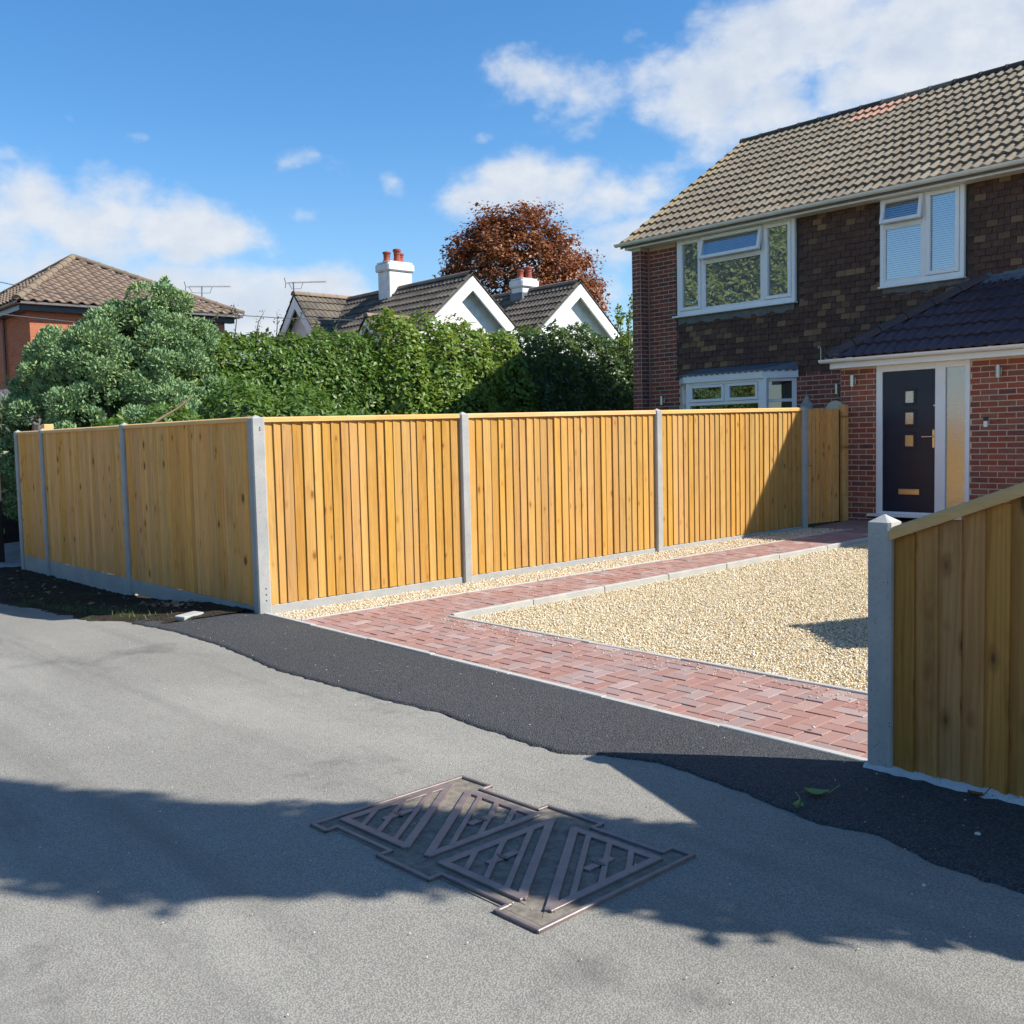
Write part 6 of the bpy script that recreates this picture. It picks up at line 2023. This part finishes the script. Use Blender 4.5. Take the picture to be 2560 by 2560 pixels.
# overhead cables and the pole they leave from
po = thing('telegraph_pole', (-27.6, 2.8, 0), 'tapered wooden telegraph pole beyond the road end', 'pole')
MB().tube([(-27.6, 2.8, -.3), (-27.6, 2.8, 6.6)], [.15, .11], 10).obj('shaft', BARKG, po)
w1 = MB().tube([(-27.6, 2.8, 6.45), (-25.703, 7.153, 5.418), (-25.335, 7.996, 5.229), (-24.6, 9.7, 4.97), (-23.761, 11.604, 4.765), (-23.186, 12.923, 4.69), (-22.136, 15.329, 4.645), (-21.15, 17.588, 4.65)], .011, 5).obj('overhead_cable', WIRE)
tag(w1, 'long sagging cable from the pole to the white bungalow gable', 'cable')
w2 = MB().tube([(-27.55, 2.85, 5.35), (-23.9, 6.3, 4.48), (-23.3, 7.6, 4.33), (-22.0, 10.2, 4.0), (-21.15, 14.0, 3.9)], .011, 5).obj('overhead_cable', WIRE)
tag(w2, 'lower cable crossing in front of the orange brick house', 'cable')

# ------------------------------------------------------------------ far left entrance
tg = thing('picket_gate', (-16.8, 4.75, -.1), 'dark stained timber gate half hidden beyond the end of the roadside fence', 'gate')
MB().cbox(-17.02, -16.86, 4.42, 4.54, -.3, 1.80, .01).obj('gate_post', W_DARK, tg)
MB().cbox(-16.42, -16.30, 4.86, 4.98, -.3, 1.28, .008).obj('gate_post', W_DARK, tg)
for k in range(6):
    z = .25 + k * .19
    MB().cbox(-16.86, -15.7, 4.95, 4.985, z, z + .07, .004, None).obj('rail', W_DARK, tg)
for k in range(3):
    MB().cbox(-16.80 + k * .40, -16.72 + k * .40, 4.985, 5.01, .15, 1.30, .004).obj('slat', W_DARK, tg)
lp = thing('timber_post', (-15.62, 4.75, 0), 'pale sawn timber post end standing just behind the fence end', 'post')
MB().cbox(-15.40, -15.27, 4.72, 4.85, -.2, 1.905, .006).obj('shaft', W_CAP, lp)
lg = thing('log_post', (-15.7, 4.75, 0), 'weathered round log post behind the last concrete fence post', 'post')
MB().tube([(-15.66, 4.78, -.2), (-15.66, 4.78, 1.90)], [.11, .10], 10).obj('shaft', BARKG, lg)
sh = thing('garden_shed', (-21.5, 5.9, -.1), 'low shed with grey roof glimpsed behind the buddleia', 'shed')
MB().box(-23.6, -19.9, 4.9, 7.2, -.2, 2.0).obj('wall', W_DARK, sh)
MB().add([V((-23.8, 4.7, 2.0)), V((-19.7, 4.7, 2.0)), V((-19.7, 6.05, 2.75)), V((-23.8, 6.05, 2.75)), V((-19.7, 7.4, 2.0)), V((-23.8, 7.4, 2.0))], [(0, 1, 2, 3), (3, 2, 4, 5), (1, 4, 2), (0, 3, 5)]).obj('roof', SLATE, sh)
spray('buddleia', 'pale leafed buddleia with purple flowers at the left edge behind the dark gate', 'shrub',
      [[(-18.2, 4.6, .0), (-18.0 + .25 * math.sin(k * 2.0), 4.6 + .3 * math.cos(k * 1.3), 1.3), (-17.9 + .6 * math.sin(k * 2.0), 4.55 + .5 * math.cos(k * 1.3), 2.0 + .35 * (k % 3))] for k in range(9)], L_PALE, .15, 70, (-18.1, 4.6, -.1), rad=.28, aspect=.16)
broadleaf('ivy_bush', 'bright leafy bush between the dark gate and the fence end', 'shrub', (-17.3, 5.2, 0), [((-16.9, 5.35, .8), (.55, .35, .75)), ((-16.5, 5.45, .95), (.4, .3, .65))], 420, L_LIGHT, 77, leaf=.1, zmin=0)

# ------------------------------------------------------------------ ornaments by the gate
o1 = thing('garden_ornament', (-8.26, 13.0, .3), 'grey stone finial ornament showing above the side gate', 'ornament')
MB().tube([(-8.26, 13.0, .25), (-8.26, 13.0, 1.9)], .03, 8).obj('stake', BARKG, o1)
MB().lathe([(.0, -.02), (.05, .0), (.075, .06), (.085, .12), (.075, .17), (.05, .20), (.055, .22), (.03, .25), (.012, .29), (.0, .30)], (-8.26, 13.0, 1.79), 12).obj('head', ORNST, o1, smooth=True)
o2 = thing('round_plaque', (-8.0, 13.12, .3), 'round cream garden plaque leaning behind the gate post', 'plaque')
MB().tube([(-7.95, 13.25, 1.84), (-7.95, 13.225, 1.84)], .15, 26).obj('disc', CREAMP, o2)
MB().tube([(-7.97, 13.24, .25), (-7.97, 13.24, 1.7)], .02, 8).obj('stake', BARKG, o2)

# ------------------------------------------------------------------ trees outside the picture: one shades the road, others stand across it
def tree_out(name, label, loc, crown, per, mat, seed, leaf, trunk_h, tr=.14, depth=.4, rough=.14):
    t = thing(name, loc, label, 'tree')
    p, n = blob_points(crown, per, seed, depth, rough)
    m = len(p)
    nr = unit(n + .6 * rng.normal(size=(m, 3)) + np.array([0, 0, .4]))
    ax = unit(np.cross(nr, rng.normal(size=(m, 3))) + n * .2)
    L = leaf * rng.uniform(.6, 1.2, m)
    mobj('crown', leaf_mesh('crown', leaf_arrays(p, ax, nr, L, L * .3), rng.random(m), mat), t)
    b = MB()
    x, y, _ = loc
    b.tube([(x, y, -.2), (x + .05, y, trunk_h * .5), (x, y + .05, trunk_h)], [tr, tr * .8, tr * .5], 8)
    for c, r in crown:
        b.tube([(x, y, trunk_h * .5), ((x + c[0]) / 2, (y + c[1]) / 2, (trunk_h * .5 + c[2]) / 2 + .3), c], [tr * .5, tr * .35, tr * .12], 5)
    b.obj('trunk', BARK, t)
cx0, cy0 = 0.62, 5.02
col = []
for k in range(11):
    z = .9 + k * .66
    col.append(((cx0 + .10 * math.sin(k * 2.2), cy0 + .10 * math.cos(k * 1.7), z), (.43 + .06 * math.sin(k * 3.1), .43 + .06 * math.cos(k * 2.3), .62)))
tree_out('columnar_tree', 'slim columnar tree behind the raked fence', (cx0, cy0, .05), col, 1500, L_DARK, 101, .11, 7.6, depth=.5, rough=.2)
tree_out('roadside_tree', 'broad yellow green tree across the road', (-28.0, -6.5, 0), [((-28, -6.5, 6.0), (4.2, 3.2, 4.2)), ((-25.2, -7.0, 5.0), (3.0, 2.6, 3.6)), ((-31.4, -6.2, 5.2), (2.8, 2.4, 3.2)), ((-26.6, -6.6, 9.0), (3.0, 2.6, 2.4)), ((-24.2, -7.2, 7.6), (2.0, 2.0, 2.2))], 330, L_YELL, 111, .2, 5.0, tr=.35)
broadleaf('far_hedge', 'clipped hedge on the far side of the road', 'hedge', (-16, -7.6, 0), [((x, -7.7, .9), (1.4, .8, 1.3)) for x in np.arange(-34, 6, 1.9)], 60, L_LAUREL, 131, leaf=.2, zmin=0, stems=False)
